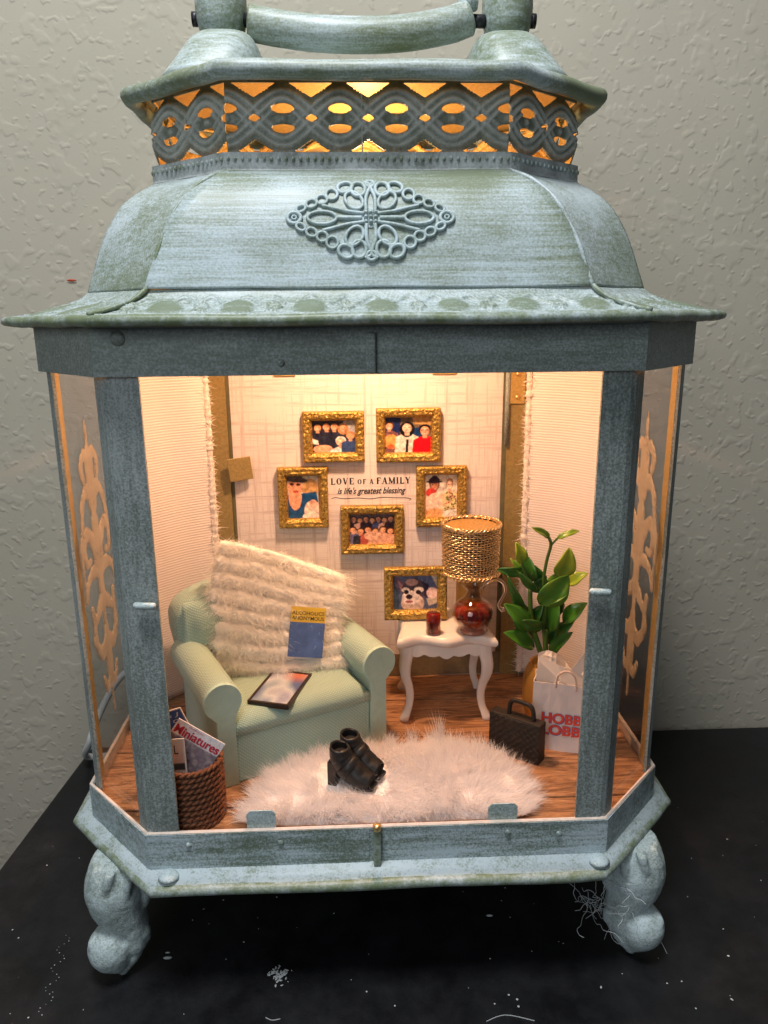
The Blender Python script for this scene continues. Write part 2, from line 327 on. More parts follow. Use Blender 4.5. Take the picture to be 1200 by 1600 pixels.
def cutgrid(U, V, nu, nv, sdf, surf, lift=None):      # sheet with holes where sdf < 0, edge vertices snapped to the outline
    us = np.linspace(U[0], U[1], nu+1); vs = np.linspace(V[0], V[1], nv+1); gu, gv = np.meshgrid(us, vs, indexing='ij')
    cell = max(us[1]-us[0], vs[1]-vs[0]); s0 = sdf(gu, gv); e = 1e-4
    gx = (sdf(gu+e, gv)-s0)/e; gy = (sdf(gu, gv+e)-s0)/e; g2 = gx*gx+gy*gy+1e-6
    near = np.abs(s0) < cell*.62
    du = np.where(near, -s0*gx/g2, 0); dv = np.where(near, -s0*gy/g2, 0)
    lim = cell*.62; du = np.clip(du, -lim, lim); dv = np.clip(dv, -lim, lim)
    inner_u = (gu > U[0]+1e-9) & (gu < U[1]-1e-9); inner_v = (gv > V[0]+1e-9) & (gv < V[1]-1e-9)
    gu2 = gu+du*inner_u; gv2 = gv+dv*inner_v
    inside = (s0 > 0) | near
    mid = sdf((gu[:-1, :-1]+gu[1:, 1:])/2, (gv[:-1, :-1]+gv[1:, 1:])/2) > 0
    keep = inside[:-1, :-1] & inside[1:, :-1] & inside[1:, 1:] & inside[:-1, 1:] & mid
    H = lift(gu2, gv2) if lift is not None else np.zeros_like(gu2)
    used = np.zeros_like(s0, bool); used[:-1, :-1] |= keep; used[1:, :-1] |= keep; used[1:, 1:] |= keep; used[:-1, 1:] |= keep
    idx = -np.ones(s0.shape, int); idx[used] = np.arange(used.sum())
    I, J = np.nonzero(keep); faces = np.stack([idx[I, J], idx[I+1, J], idx[I+1, J+1], idx[I, J+1]], 1)
    pts = [surf(a, b, c) for a, b, c in zip(gu2[used], gv2[used], H[used])]
    return pts, [tuple(int(x) for x in f) for f in faces]
def seg_dist(x, y, pts):
    d = np.full(np.shape(x), 9.)
    for (x0, y0), (x1, y1) in zip(pts[:-1], pts[1:]):
        dx, dy = x1-x0, y1-y0; t = np.clip(((x-x0)*dx+(y-y0)*dy)/(dx*dx+dy*dy+1e-12), 0, 1)
        d = np.minimum(d, np.hypot(x-x0-t*dx, y-y0-t*dy))
    return d
# pixel of the photograph -> point at depth y / height z (used only to lay out positions)
def ray(px, py):
    du, dv = px-600, py-800; cr, sr = math.cos(ROLL), math.sin(ROLL)
    return R0*((du*cr+dv*sr)/1170.7) - UP*((-du*sr+dv*cr)/1170.7) + FW
def aty(px, py, Y): r = ray(px, py); return CAMP + r*((Y-CAMP.y)/r.y)
def atz(px, py, Z): r = ray(px, py); return CAMP + r*((Z-CAMP.z)/r.z)

YC = .94
def octr(a, b, yf, ys, z):
    return [Vector(p) for p in ((-a, yf, z), (a, yf, z), (b, ys, z), (b, 2*YC-ys, z), (a, 2*YC-yf, z), (-a, 2*YC-yf, z), (-b, 2*YC-ys, z), (-b, ys, z))]
ZT, ZF = -1.02, -.05

# ------------------------------------------------------------------ setting
b = MB(); b.add([(-30, 2.62, -14), (30, 2.62, -14), (30, 2.62, 22), (-30, 2.62, 22)], [(0, 1, 2, 3)]); b.add([(-30, 2.75, -14), (30, 2.75, -14), (30, 2.75, 22), (-30, 2.75, 22)], [(3, 2, 1, 0)])
tag(b.build('wall', M['wall']), kind='structure')
b = MB(); b.add([(-30, -25, -8.5), (30, -25, -8.5), (30, 2.7, -8.5), (-30, 2.7, -8.5)], [(0, 1, 2, 3)]); tag(b.build('floor', simple('room_floor', (.12, .10, .08), .7, 0, 3)), kind='structure')
t = empty('table', (1.5, 0, -8.5)); tag(t, 'black painted table under the lantern, dusty, with a straight left edge against the wall', 'table')
def rel(o, p): return p
b = MB(); b.add([(-4.68, -6, 7.33), (6, -6, 7.33), (6, 2.56, 7.33), (-3.985, 2.56, 7.33), (-4.68, -6, 7.48), (6, -6, 7.48), (6, 2.56, 7.48), (-3.985, 2.56, 7.48)], [(3, 2, 1, 0), (4, 5, 6, 7), (0, 1, 5, 4), (1, 2, 6, 5), (2, 3, 7, 6), (3, 0, 4, 7)])
b.build('tabletop', M['table'], t, bevel=.02)
for x in (-3.6, 5.6):
    for y in (-5.6, 2.1): MB().box((x, y, 3.66), (.5, .5, 7.32)).build('leg', M['table'], t, bevel=.02)
# dust specks and a smear on the table
b = MB()
def speck(x, y, r, el=1., ang=0):
    k = 6; b.add([(x+r*el*math.cos(ang)*math.cos(q)-r*math.sin(ang)*math.sin(q), y+r*el*math.sin(ang)*math.cos(q)+r*math.cos(ang)*math.sin(q), ZT+.003) for q in (2*math.pi*i/k for i in range(k))]+[(x, y, ZT+.003+r*.6)], [(i, (i+1) % k, k) for i in range(k)])
for i in range(120):
    speck(random.uniform(-2.3, 3.0), random.uniform(-.6, 1.6), random.choice([.0025, .003, .004, .0055]), random.choice([1, 1, 1.8]), random.uniform(0, 3))
for q in range(26): speck(-1.93+.03*math.sin(q)+q*.003, .42-q*.022, random.uniform(.002, .004))
for (px, py, r, el) in [(262, 1497, .016, 2.2), (262, 1489, .008, 2.5), (765, 1431, .014, 2), (808, 1562, .009, 1), (810, 1573, .009, 1), (1138, 1494, .009, 1.2), (617, 1572, .007, 1), (29, 1466, .007, 1), (795, 1555, .008, 1)]:
    p = atz(px, py, ZT); speck(p.x, p.y, r*.8, el)
p = atz(437, 1523, ZT)
for i in range(60): speck(p.x+random.gauss(0, .028)+.02*math.sin(i), p.y+random.gauss(0, .03), random.uniform(.002, .008), 2, random.uniform(0, 3))
tag(b.build('dust_specks', M['dust']), 'pale dust specks and a smudge scattered over the black table', 'dust', kind='stuff')
# lint threads
def lint(name, c, sx, nn, label, seed, rad=.0016):
    r_ = random.Random(seed); b = MB()
    for i in range(nn):
        p = Vector(c)+Vector((r_.gauss(0, sx), r_.gauss(0, sx*.5), r_.gauss(0, sx))); pts = [p]; d = Vector((r_.gauss(0, 1), r_.gauss(0, .5), r_.gauss(0, 1))).normalized()
        for k in range(9):
            d = (d+Vector((r_.gauss(0, .6), r_.gauss(0, .3), r_.gauss(0, .6)))).normalized(); pts.append(pts[-1]+d*sx*.55)
        b.tube(smoothpath(pts, 3), rad, 3)
    tag(b.build(name, M['dust'], kind='stuff'), label, 'lint')
q = aty(937, 1418, .1); lint('lint_tuft', q, .055, 26, 'tangled grey lint caught on the inner side of the right front foot', 3)
b = MB()
for pts in [[(415, 1590), (425, 1594), (438, 1592)], [(760, 1596), (790, 1586), (835, 1595)], [(1024, 1462), (1034, 1474), (1042, 1490)]]:
    b.tube(smoothpath([atz(*p, ZT+.004) for p in pts], 5), .0022, 4)
tag(b.build('loose_thread', M['dust']), 'thin pale threads lying on the black table at the bottom edge', 'threads', kind='stuff')
p = aty(112, 438, 2.612)
b = MB(); b.lathe([(.004, 0), (.012, .004), (.004, .01)], (0, 0, 0), 10); o = b.build('paint_fleck', M['red']); o.rotation_euler = (math.pi/2, 0, 0); o.scale = (3.2, .7, .7); o.location = p
tag(o, 'small orange red fleck on the plaster wall left of the roof', 'fleck')
b = MB(); b.tube(smoothpath([aty(236, 1000, 2.3), aty(222, 1030, 2.28), aty(185, 1062, 2.25), aty(158, 1110, 2.2), aty(140, 1160, 2.1), Vector((-2.42, 2.35, -.99)), Vector((-1.9, 2.42, -.985)), Vector((-1.2, 2.35, -.985))], 8), .028, 8)
tag(b.build('power_cable', M['wire'], smooth=True), 'pale cable curving down behind the lantern at left', 'cable')

# ------------------------------------------------------------------ lantern
L = empty('lantern', (0, YC, ZT)); tag(L, 'large green and white distressed metal lantern with glass sides, pierced crown and claw feet', 'lantern')
LP = Vector((0, YC, ZT))
def part(b, name, mats, **kw):
    parent = kw.pop('parent', L); off = LP
    b.v = [tuple(Vector(v)-off) for v in b.v]; return b.build(name, mats, parent, **kw)

def edge_loft(rings, face_sub=1, prof_sub=1):
    """eight panels between successive octagon rings"""
    out = []
    for k in range(8):
        b = MB(); rs = []
        for r in rings:
            a, c = r[k], r[(k+1) % 8]; rs.append([a.lerp(c, i/face_sub) for i in range(face_sub+1)])
        b.rings(rs, closed=False, cap=False); out.append(b)
    return out
def frm(q):  # dome interpolation foot -> top
    return (1.0-.335*q, 1.42-.34*q, .05+.30*q, .50+.18*q)
prof = [(0, 2.787), (.035, 2.83), (.09, 2.885), (.16, 2.96), (.26, 3.05), (.37, 3.125), (.52, 3.205), (.68, 3.258), (.84, 3.298), (1, 3.33)]
pp = smoothpath([(q, z, 0) for q, z in prof], 3)
def prof_at(z):
    zs = [p[1] for p in pp]; return float(np.interp(z, zs, [p[0] for p in pp]))
rings = [octr(*frm(p[0]), p[1]) for p in pp]
for k, b in enumerate(edge_loft(rings, 28 if k_ else 28) if (k_ := True) else []):
    bb = MB(); nn = 29
    # hand-made waviness: panels bow a little, the front panel laps over the corner panels
    nrm = Vector(((0, -1, 0), (.707, -.707, 0), (1, 0, 0), (.707, .707, 0), (0, 1, 0), (-.707, .707, 0), (-1, 0, 0), (-.707, -.707, 0))[k])
    vs = []
    for i, v in enumerate(b.v):
        v = Vector(v); row, cc = divmod(i, nn); e = abs(cc/28-.5)*2
        wob = .006*mnoise.noise(v*2.2)+(.012 if k in (0, 4) else 0.)
        if k == 0:
            wob += .010*max(0, e-.9)*10*(1 if cc < 14 else .4)*(.6+.4*math.sin(row*.5))
            if cc in (0, 28): v.x *= 1.012
        vs.append(v+nrm*wob+Vector((0, 0, .004*mnoise.noise(v*3+Vector((9, 0, 0))))))
    b.v = [tuple(v) for v in vs]
    part(b, 'roof_panel', [M['dome'] if k in (0, 4) else M['chamfer'], M['gold_in']], smooth=True, solid=(.014, -1, 1))
# corner seam: raised fold on left and right front corners
for sx in (-1, 1):
    b = MB(); path = [Vector((sx*(frm(p[0])[0]+.004), frm(p[0])[2]-.010, p[1])) for p in pp]; b.tube(path, [.010+.003*math.sin(i*.9) for i in range(len(path))], 6)
    part(b, 'roof_seam', M['lip' if sx < 0 else 'chamfer'], smooth=True)
for sx in (-1, 1):
    b = MB(); path = []
    for i in range(14):
        q = i/13; z = float(np.interp(q, [0, .12, .3, .55, .8, 1], [2.787, 2.755, 2.725, 2.70, 2.68, 2.668])); path.append(Vector((sx*(1.0+.21*q), .05-.20*q-.006, z+.010)))
    b.tube(path, [.010+.003*math.sin(i*1.1) for i in range(14)], 6); part(b, 'skirt_seam', M['lip'], smooth=True)
# skirt with embossed garland
sk = [(0, 2.787), (.12, 2.755), (.3, 2.725), (.55, 2.70), (.8, 2.68), (1, 2.668)]
sp_ = smoothpath([(q, z, 0) for q, z in sk], 5)
def frs(q): return (1.0+.21*q, 1.42+.42*q, .05-.20*q, .50+.01*q)
def emboss(x, q):   # x along the face, q down the slope
    per = .315; u = (x/per) % 1.0; k = int(math.floor(x/per)); v_ = (q-.58)/.36; h = 0; wr = 0
    e = ((u-.5)/.25)**2+v_**2
    if e < 1: h = (1-e)**.6*.013; wr = .75*min(1, (1-e)*2)
    uu = min(u, 1-u); r = math.hypot(uu*per*1.0, (q-.55)*.16)
    if uu < .24:
        ang = math.atan2((q-.55)*.16, (u if u < .5 else u-1)*per); rr = .030+.012*math.cos(5*ang)
        h = max(h, .013*max(0, 1-abs(r-rr*.75)/.014)); h = max(h, .012*max(0, 1-r/.012)); wr = max(wr, .28*(h > .004))
    s_ = .3+.12*math.sin(2*math.pi*u*2+1.5*k); h = max(h, .010*max(0, 1-abs(q-s_)/.07)); h = max(h, .009*max(0, 1-abs(q-(.93+.03*math.sin(12*u)))/.05))
    return h, wr
for k in range(8):
    b = MB(); wear = []; rs = []; NS = 300 if k == 0 else (70 if k in (1, 7) else 10)
    fine = [sp_[0]+(sp_[-1]-sp_[0])*0]*0
    M_ = 46 if k in (0, 1, 7) else 12
    for i in range(M_+1):
        q = i/M_; z = float(np.interp(q, [p[0] for p in sp_], [p[1] for p in sp_])); r = octr(*frs(q), z); a, c = r[k], r[(k+1) % 8]; row = []
        for j in range(NS+1):
            p = a.lerp(c, j/NS); h = 0; wr = 0
            if k in (0, 1, 7):
                xx = (p-a.lerp(c, .5)).length*(1 if j > NS/2 else -1)+.12; h, wr = emboss(xx, q)
            row.append(p+Vector((0, 0, h*1.1+.003*mnoise.noise(p*4)))+(Vector((0, -h*.5, 0)))); wear.append(wr)
        rs.append(row)
    b.rings(rs, closed=False, cap=False); b.f = [f[::-1] for f in b.f]
    o = part(b, 'skirt_panel', [M['skirt'], M['gold_in']], smooth=True, solid=(.012, -1, 1))
    at = o.data.attributes.new('wear', 'FLOAT', 'POINT'); at.data.foreach_set('value', wear)
# lip roll of the skirt
ring = octr(1.21, 1.85, -.155, .51, 2.65)
b = MB(); path = []
for k in range(8):
    for i in range(12): path.append(ring[k].lerp(ring[(k+1) % 8], i/12)+Vector((0, 0, .003*math.sin(i*1.3+k))))
rad = []
for i in range(len(path)): e = i % 12; kk = i//12; rad.append(.026 if not (kk in (1, 2, 3, 5, 6, 7) and e == 0) else .021)
b.tube(path, rad, 10, closed=True); part(b, 'skirt_lip', M['lip'], smooth=True)
b = MB(); b.rings([octr(1.21, 1.84, -.15, .51, 2.64), octr(1.18, 1.63, .06, .50, 2.605)], cap=False); part(b, 'skirt_underside', M['header'])
# header band
b = MB(); b.rings([octr(1.26, 1.70, -.012, .475, 2.405), octr(1.26, 1.70, -.012, .475, 2.625)], cap=False)
part(b, 'header_band', [M['header'], M['gold_in']], solid=(.02, -1, 1))
b = MB(); b.box((-.012, -.028, 2.50), (.045, .022, .185)); part(b, 'header_pin', M['header'], bevel=.008)
b = MB(); b.add([(.03, -.016, 2.407), (1.24, -.016, 2.407), (1.24, -.016, 2.60), (.03, -.016, 2.60), (.03, -.0125, 2.407), (1.24, -.0125, 2.407), (1.24, -.0125, 2.60), (.03, -.0125, 2.60)], [(0, 1, 2, 3), (0, 3, 7, 4), (0, 4, 5, 1)]); part(b, 'header_plate', M['header'])
def rivet(x, y, z, r=.03, mat='header'):
    b = MB(); b.rings([[(x+rr*math.cos(a_), y-h_, z+rr*math.sin(a_)) for a_ in (2*math.pi*i/14 for i in range(14))] for rr, h_ in ((r, 0), (r*.92, .006), (r*.55, .011), (.001, .012))], cap=False); part(b, 'rivet', M[mat], smooth=True)
rivet(-1.14, -.013, 2.575, .035); rivet(-.42, -.013, 2.46, .018)
# posts: bent strips round the four front/back corners of each chamfer; painted outside, gilt inside
def bent(P, d1, d2, w1, w2, z0, z1, mat, name='post'):
    P = Vector(P); d1 = Vector(d1).normalized(); d2 = Vector(d2).normalized(); b = MB(); rs = []
    for z in (z0, z1):
        rs.append([P+d1*w1+Vector((0, 0, z)), P+d1*(w1*.5)+Vector((0, 0, z)), P+d1*.02+Vector((0, 0, z)), P+d2*.02+Vector((0, 0, z)), P+d2*w2+Vector((0, 0, z))])
    rs2 = []
    for i in range(13):
        t_ = i/12; rs2.append([p.lerp(q_, t_)+Vector((0, -.003*mnoise.noise(Vector((p.x*3, 0, t_*5))), 0)) for p, q_ in zip(rs[0], rs[1])])
    b.rings(rs2, closed=False, cap=False)
    return part(b, name, [M[mat], M['gold_in']], solid=(.018, 1 if name == 'post' else -1, 1))
ch = Vector((.45, .48, 0)).normalized()
for sx in (-1, 1):
    for sy in (1, -1):
        F_ = Vector((sx*1.225, YC-sy*(YC-.01), 0)); c_ = Vector((sx*ch.x, sy*ch.y, 0)); S_ = Vector((sx*1.672, YC-sy*(YC-.485), 0))
        sol = 1 if (sx*sy) > 0 else -1
        def mk(P, d1, d2, w1, w2):
            o = bent(P, d1, d2, w1, w2, -.02, 2.42, 'post'); o.modifiers['t'].offset = 0
            return o
        for (P, d1, d2, w1, w2) in ((F_, (-sx, 0, 0), c_, .155, .10), (S_, -c_, (0, sy, 0), .07, .13)):
            o = mk(P, d1, d2, w1, w2); orient(o)
            # make sure the painted side faces outward
            f = o.data.polygons[0]; cpt = f.center+LP; outv = cpt-Vector((0, YC, cpt.z))
            if f.normal.dot(outv) < 0: bm = bmesh.new(); bm.from_mesh(o.data); bmesh.ops.reverse_faces(bm, faces=bm.faces); bm.to_mesh(o.data); bm.free()
            o.modifiers['t'].offset = -1
# pins on the front posts
for sx, px, py in ((-1, 226, 947), (1, 938, 925)):
    p = aty(px, py, -.03); b = MB(); b.tube([p+Vector((-.055, 0, .004)), p+Vector((-.045, 0, .003)), p+Vector((.045, 0, -.003)), p+Vector((.052, 0, -.004))], [.008, .018, .018, .014], 10); part(b, 'post_pin', M['foot'], smooth=True)
# base band
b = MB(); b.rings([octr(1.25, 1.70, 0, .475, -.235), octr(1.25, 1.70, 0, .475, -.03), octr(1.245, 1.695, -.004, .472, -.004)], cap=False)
part(b, 'base_band', [M['band'], M['lit_lip']], solid=(.022, -1, 1))
b = MB(); b.tube([Vector(p) for r_ in [octr(1.238, 1.688, .010, .478, -.002)] for p in r_], .011, 6, closed=True); part(b, 'band_rim', M['lit_lip'])  # pale tube painting the bright lit line along the band's inner lip
b = MB(); b.add([(-1.24, -.004, -.222), (-.055, -.004, -.222), (-.055, -.004, -.008), (-1.24, -.004, -.008), (-.055, -.0005, -.222), (-.055, -.0005, -.008)], [(0, 1, 2, 3), (1, 4, 5, 2)]); part(b, 'band_plate', M['band'])
b = MB(); b.box((-.012, -.022, -.105), (.042, .026, .225)); part(b, 'latch_strip', M['lip'], bevel=.008)
b = MB(); b.tube([(-.012, -.022, .0), (-.012, -.022, .028), (-.012, -.022, .034)], [.024, .024, .014], 8); part(b, 'latch_tip', M['brass'], smooth=True)
for x, z in ((-.53, -.075), (.70, -.06), (-1.02, -.07), (.98, -.08)): rivet(x, -.003, z, .017, 'band')
# ledge
b = MB(); b.rings([octr(1.25, 1.70, 0, .475, -.215), octr(1.245, 1.75, -.04, .49, -.232), octr(1.235, 1.805, -.075, .505, -.252), octr(1.225, 1.815, -.09, .51, -.27)], cap=False); part(b, 'ledge', M['ledge'], autos=40)
ring = octr(1.21, 1.81, -.088, .52, -.285); b = MB(); path = []
for k in range(8):
    for i in range(14): path.append(ring[k].lerp(ring[(k+1) % 8], i/14)+Vector((0, 0, .004*math.sin(i*.9+k*2))))
b.tube(path, [.030+.004*mnoise.noise(p*5) for p in path], 10, closed=True); part(b, 'ledge_lip', M['lip'], smooth=True)
b = MB(); b.add(octr(1.2, 1.8, -.08, .52, -.30), [tuple(range(7, -1, -1))]); b.add(octr(1.2, 1.8, -.08, .52, -.26), [tuple(range(8))]); part(b, 'bottom_plate', M['lip'])
for x in (-1.13, 1.20):   # solder blobs at front corners
    b = MB(); b.lathe([(.001, .03), (.03, .028), (.05, .015), (.06, 0)], (x, -.035, -.238), 14); part(b, 'solder_blob', M['foot'], smooth=True)
# pierced crown band
Z0, Z1 = 3.40, 3.72
PER = .254; HH = Z1-Z0
def holes(u, v):    # u metres along facet, v 0..HH ; >0 metal
    c = ((u/PER) % 1.0-.5)*PER; bd = ((u/PER+.5) % 1.0-.5)*PER      # c from eye centre, bd from crossing
    d = np.full(np.shape(u), 9.)
    def ell(x, y, a, b_): return (np.sqrt((x/a)**2+(y/b_)**2+1e-9)-1)*min(a, b_)
    d = np.minimum(d, ell(c, v-HH*.615-c*c*-2.0, .052, .020)); d = np.minimum(d, ell(c, v-HH*.345-c*c*2.0, .052, .020))
    d = np.minimum(d, (np.abs(bd)/.028+np.abs(v-HH*.48)/.020-1)*.016)
    top = np.maximum(v-HH*.955, -(v-(HH*.76+np.abs(bd)*.62))); d = np.minimum(d, top)
    bot = np.maximum(-(v-HH*.035), (v-(HH*.20-np.abs(bd)*.62))); d = np.minimum(d, bot)
    return d
def braid(u, v):
    A = HH*.25; h = np.zeros(np.shape(u))
    for s_ in (1, -1):
        ph = np.pi*u/PER; cy = HH*.48+s_*A*(np.sin(ph)-np.sin(3*ph)/9*.4); sl = s_*A*np.sin(ph-np.pi/2)*-np.pi/PER
        dist = (v-cy)/np.sqrt(1+sl*sl); wv = .050; prof_ = np.clip(1-(dist/wv)**2, 0, 1)**.5
        ridge = .55+.45*np.cos(dist/wv*np.pi*3); over = .5+.5*s_*np.sin(ph)
        h = np.maximum(h, prof_*(.004+.018*ridge)*(.7+.3*over))
    ex = ((u/PER) % 1.0-.5)*PER; h = np.maximum(h, .012*np.clip(1-(ex**2+(v-HH*.48)**2)/.018**2, 0, 1))
    return h
RB = octr(.66, 1.075, .36, .70, 0)
for k in range(8):
    a, c_ = RB[k], RB[(k+1) % 8]; Lk = (c_-a).length; d = (c_-a)/Lk; nr = Vector((d.y, -d.x, 0)); nc = max(1, Lk/PER); cells = int(round(nc)); scale_ = cells*PER/Lk
    fi = 40 if k in (0, 1, 7) else 24
    off = .6 if k == 0 else 0
    pts, fs = cutgrid((0, Lk), (0, HH), int(cells*fi), 44 if fi == 40 else 26, lambda u, v: holes((u+off*PER/scale_*0)*scale_+(.5*PER if k == 0 else 0), v), lambda u, v, h: a+d*u+nr*h+Vector((0, 0, Z0+v)), lambda u, v: braid(u*scale_+(.5*PER if k == 0 else 0), v))
    b = MB(); b.add(pts, fs); o = part(b, 'pierced_panel', [M['lace'], M['gold_in']], smooth=True, solid=(.010, -1, 1))
    hv = np.array([(Vector(p)-a).dot(nr) for p in pts]); at = o.data.attributes.new('wear', 'FLOAT', 'POINT'); at.data.foreach_set('value', list(.75-hv*60))
# overlap seam of the pierced band, beaded strip
b = MB(); b.box((-.03, .352, 3.53), (.006, .01, .25)); part(b, 'band_seam', M['lace'])
R1 = octr(.675, 1.095, .345, .69, 0)
for k in range(8):
    a, c_ = R1[k], R1[(k+1) % 8]; Lk = (c_-a).length; d = (c_-a)/Lk; nr = Vector((d.y, -d.x, 0)); b = MB()
    b.rings([[a+d*(Lk*i/20)+Vector((0, 0, z))+nr*(.004*math.sin(i*.8)+(.006 if z < 3.33 else 0)) for i in range(21)] for z in (3.325, 3.335, 3.40, 3.408)], closed=False, cap=False)
    st = part(b, 'beaded_strip', [M['bead'], M['gold_in']], solid=(.008, -1, 1))
    nb = int(Lk/.033); b = MB()
    for i in range(nb):
        p = a+d*((i+.5)*Lk/nb)+Vector((0, 0, 3.378))+nr*.002; rr = .0085
        b.rings([[p+nr*h_+d*(r_*math.cos(t_))+Vector((0, 0, r_*math.sin(t_)))*1.5 for t_ in (2*math.pi*j/7 for j in range(7))] for r_, h_ in ((rr, 0), (rr*.8, .006), (.0008, .009))], cap=False)
    b.v = [tuple(Vector(v)-LP) for v in b.v]; o = b.build('bead_row', M['lip'], st, smooth=True)
    o['kind'] = 'stuff'
# crown rim and cap
ring = octr(.665, 1.175, .235, .66, 3.722); b = MB(); path = []
for k in range(8):
    for i in range(12): path.append(ring[k].lerp(ring[(k+1) % 8], i/12)+Vector((0, 0, .003*math.sin(i+k))))
b.tube(path, [.042+.003*mnoise.noise(p*4) for p in path], 12, closed=True); part(b, 'crown_rim', M['handle'], smooth=True)
b = MB(); b.add(octr(.66, 1.16, .245, .67, 3.755), [tuple(range(8))]); b.add(octr(.66, 1.16, .245, .67, 3.735), [tuple(range(7, -1, -1))]); b.m = [0, 1]; part(b, 'crown_cap', [M['handle'], M['gold_in']])
# shoulders, knobs and handle
def sup(cx, cy, rx, ry, z, nn=40, e=3.2, xin=None):
    out = []
    for i in range(nn):
        t_ = 2*math.pi*i/nn; c_, s_ = math.cos(t_), math.sin(t_); out.append(Vector((cx+rx*math.copysign(abs(c_)**(2/e), c_), cy+ry*math.copysign(abs(s_)**(2/e), s_), z)))
    return out
for sx in (-1, 1):
    rr_ = []
    for xi, xo, ry, z in ((.50, 1.045, .50, 3.75), (.505, 1.00, .475, 3.80), (.51, .955, .44, 3.86), (.52, .915, .40, 3.92), (.535, .88, .35, 3.97), (.555, .85, .29, 4.005), (.60, .81, .20, 4.025), (.66, .77, .08, 4.032)):
        rr_.append(sup(sx*(xi+xo)/2, .90, (xo-xi)/2, ry, z))
    b = MB(); b.rings(rr_); part(b, 'shoulder', M['hump'], smooth=True)
    b = MB(); b.add([(sx*.51, 1.05, 3.98), (sx*.37, 1.05, 3.76), (sx*.51, 1.05, 3.76), (sx*.51, 1.35, 3.98), (sx*.37, 1.35, 3.76), (sx*.51, 1.35, 3.76)], [(0, 1, 2), (3, 5, 4), (0, 3, 4, 1)]); part(b, 'shoulder_gusset', M['header'])
    kx = sx*.735 if sx < 0 else .745
    b = MB(); b.rings([[(kx+r_*math.cos(t_)*1.0, .92+r_*1.0*math.sin(t_), z) for t_ in (2*math.pi*i/28 for i in range(28))] for r_, z in ((.085, 4.02), (.075, 4.04), (.085, 4.06), (.115, 4.09), (.128, 4.14), (.132, 4.20), (.130, 4.27), (.115, 4.33), (.09, 4.37), (.05, 4.41), (.01, 4.42))])
    part(b, 'knob', M['hump'], smooth=True)
    b = MB(); b.rings([[(kx+.05*math.cos(t_)*(1-.3*(z > 0)), .92-.118+.0*z, 4.065+.035*math.sin(t_)) for t_ in (2*math.pi*i/12 for i in range(12))] for z in (0,)], cap=False)
    if False: pass
    b = MB(); b.tube([(kx-sx*.12, .90, 4.14), (kx-sx*.19, .88, 4.135)], .032, 12); part(b, 'pivot', M['dark_metal'], smooth=True)
    b = MB(); b.tube([(kx+sx*.12, .92, 4.15), (kx+sx*.15, .92, 4.15)], .035, 12); part(b, 'pivot_screw', M['dark_metal'], smooth=True)
hp = smoothpath([(-.60, .86, 4.115), (-.56, .86, 4.11), (-.45, .84, 4.085), (-.25, .82, 4.055), (0, .81, 4.045), (.22, .82, 4.06), (.42, .84, 4.10), (.50, .86, 4.13), (.555, .86, 4.15)], 6)
hr = [min(.086, .052+.03*i) if i < 3 else .084 for i in range(len(hp))]; hr[0] = .03; hr[1] = .07; hr[2] = .082; hr[-1] = .03; hr[-2] = .065; hr[-3] = .078
b = MB(); b.tube(hp, hr, 20); part(b, 'handle', M['handle'], smooth=True)
b = MB(); b.lathe([(.02, 0), (.05, .01), (.055, .05), (.03, .09), (.005, .1)], (.53, .86, 4.17), 12); part(b, 'handle_knuckle', M['foot'], smooth=True)

# filigree medallion on the front of the dome
zs = np.linspace(2.787, 3.33, 120); yv = np.array([frm(prof_at(z))[2] for z in zs]); sl = np.concatenate([[0], np.cumsum(np.hypot(np.diff(yv), np.diff(zs)))])
s_mid = float(np.interp(3.085, zs, sl))
def dome_pt(x, s_, lift):
    s_ = s_mid+s_; z = float(np.interp(s_, sl, zs)); y = float(np.interp(s_, sl, yv)); z2 = float(np.interp(s_+.01, sl, zs)); y2 = float(np.interp(s_+.01, sl, yv))
    tn = Vector((0, y2-y, z2-z)).normalized(); nr = Vector((0, -tn.z, tn.y)); return Vector((x, y, z))+nr*(lift+.012), nr
b = MB()
def ribbon(pts, r=.011, closed=False):
    P = smoothpath([(x, y, 0) for x, y in pts], 6, closed); Lp = len(P); rs = []
    for i in range(Lp):
        dd = (P[(i+1) % Lp]-P[i-1]) if closed else (P[min(i+1, Lp-1)]-P[max(i-1, 0)]); dd.normalize(); pr_ = Vector((-dd.y, dd.x, 0)); row = []
        for j in range(8):
            t_ = 2*math.pi*j/8; o_ = pr_*(r*math.cos(t_)); p_, nr = dome_pt(P[i].x+o_.x*.85, P[i].y+o_.y*.85, .005+.010*math.sin(t_)); row.append(p_)
        rs.append(row)
    b.rings(rs, loop=closed)
def loop(cx, cy, rx, ry, ang=0, r=.011, nn=12):
    ribbon([(cx+rx*math.cos(t_)*math.cos(ang)-ry*math.sin(t_)*math.sin(ang), cy+rx*math.cos(t_)*math.sin(ang)+ry*math.sin(t_)*math.cos(ang)) for t_ in (2*math.pi*i/nn for i in range(nn))], r, True)
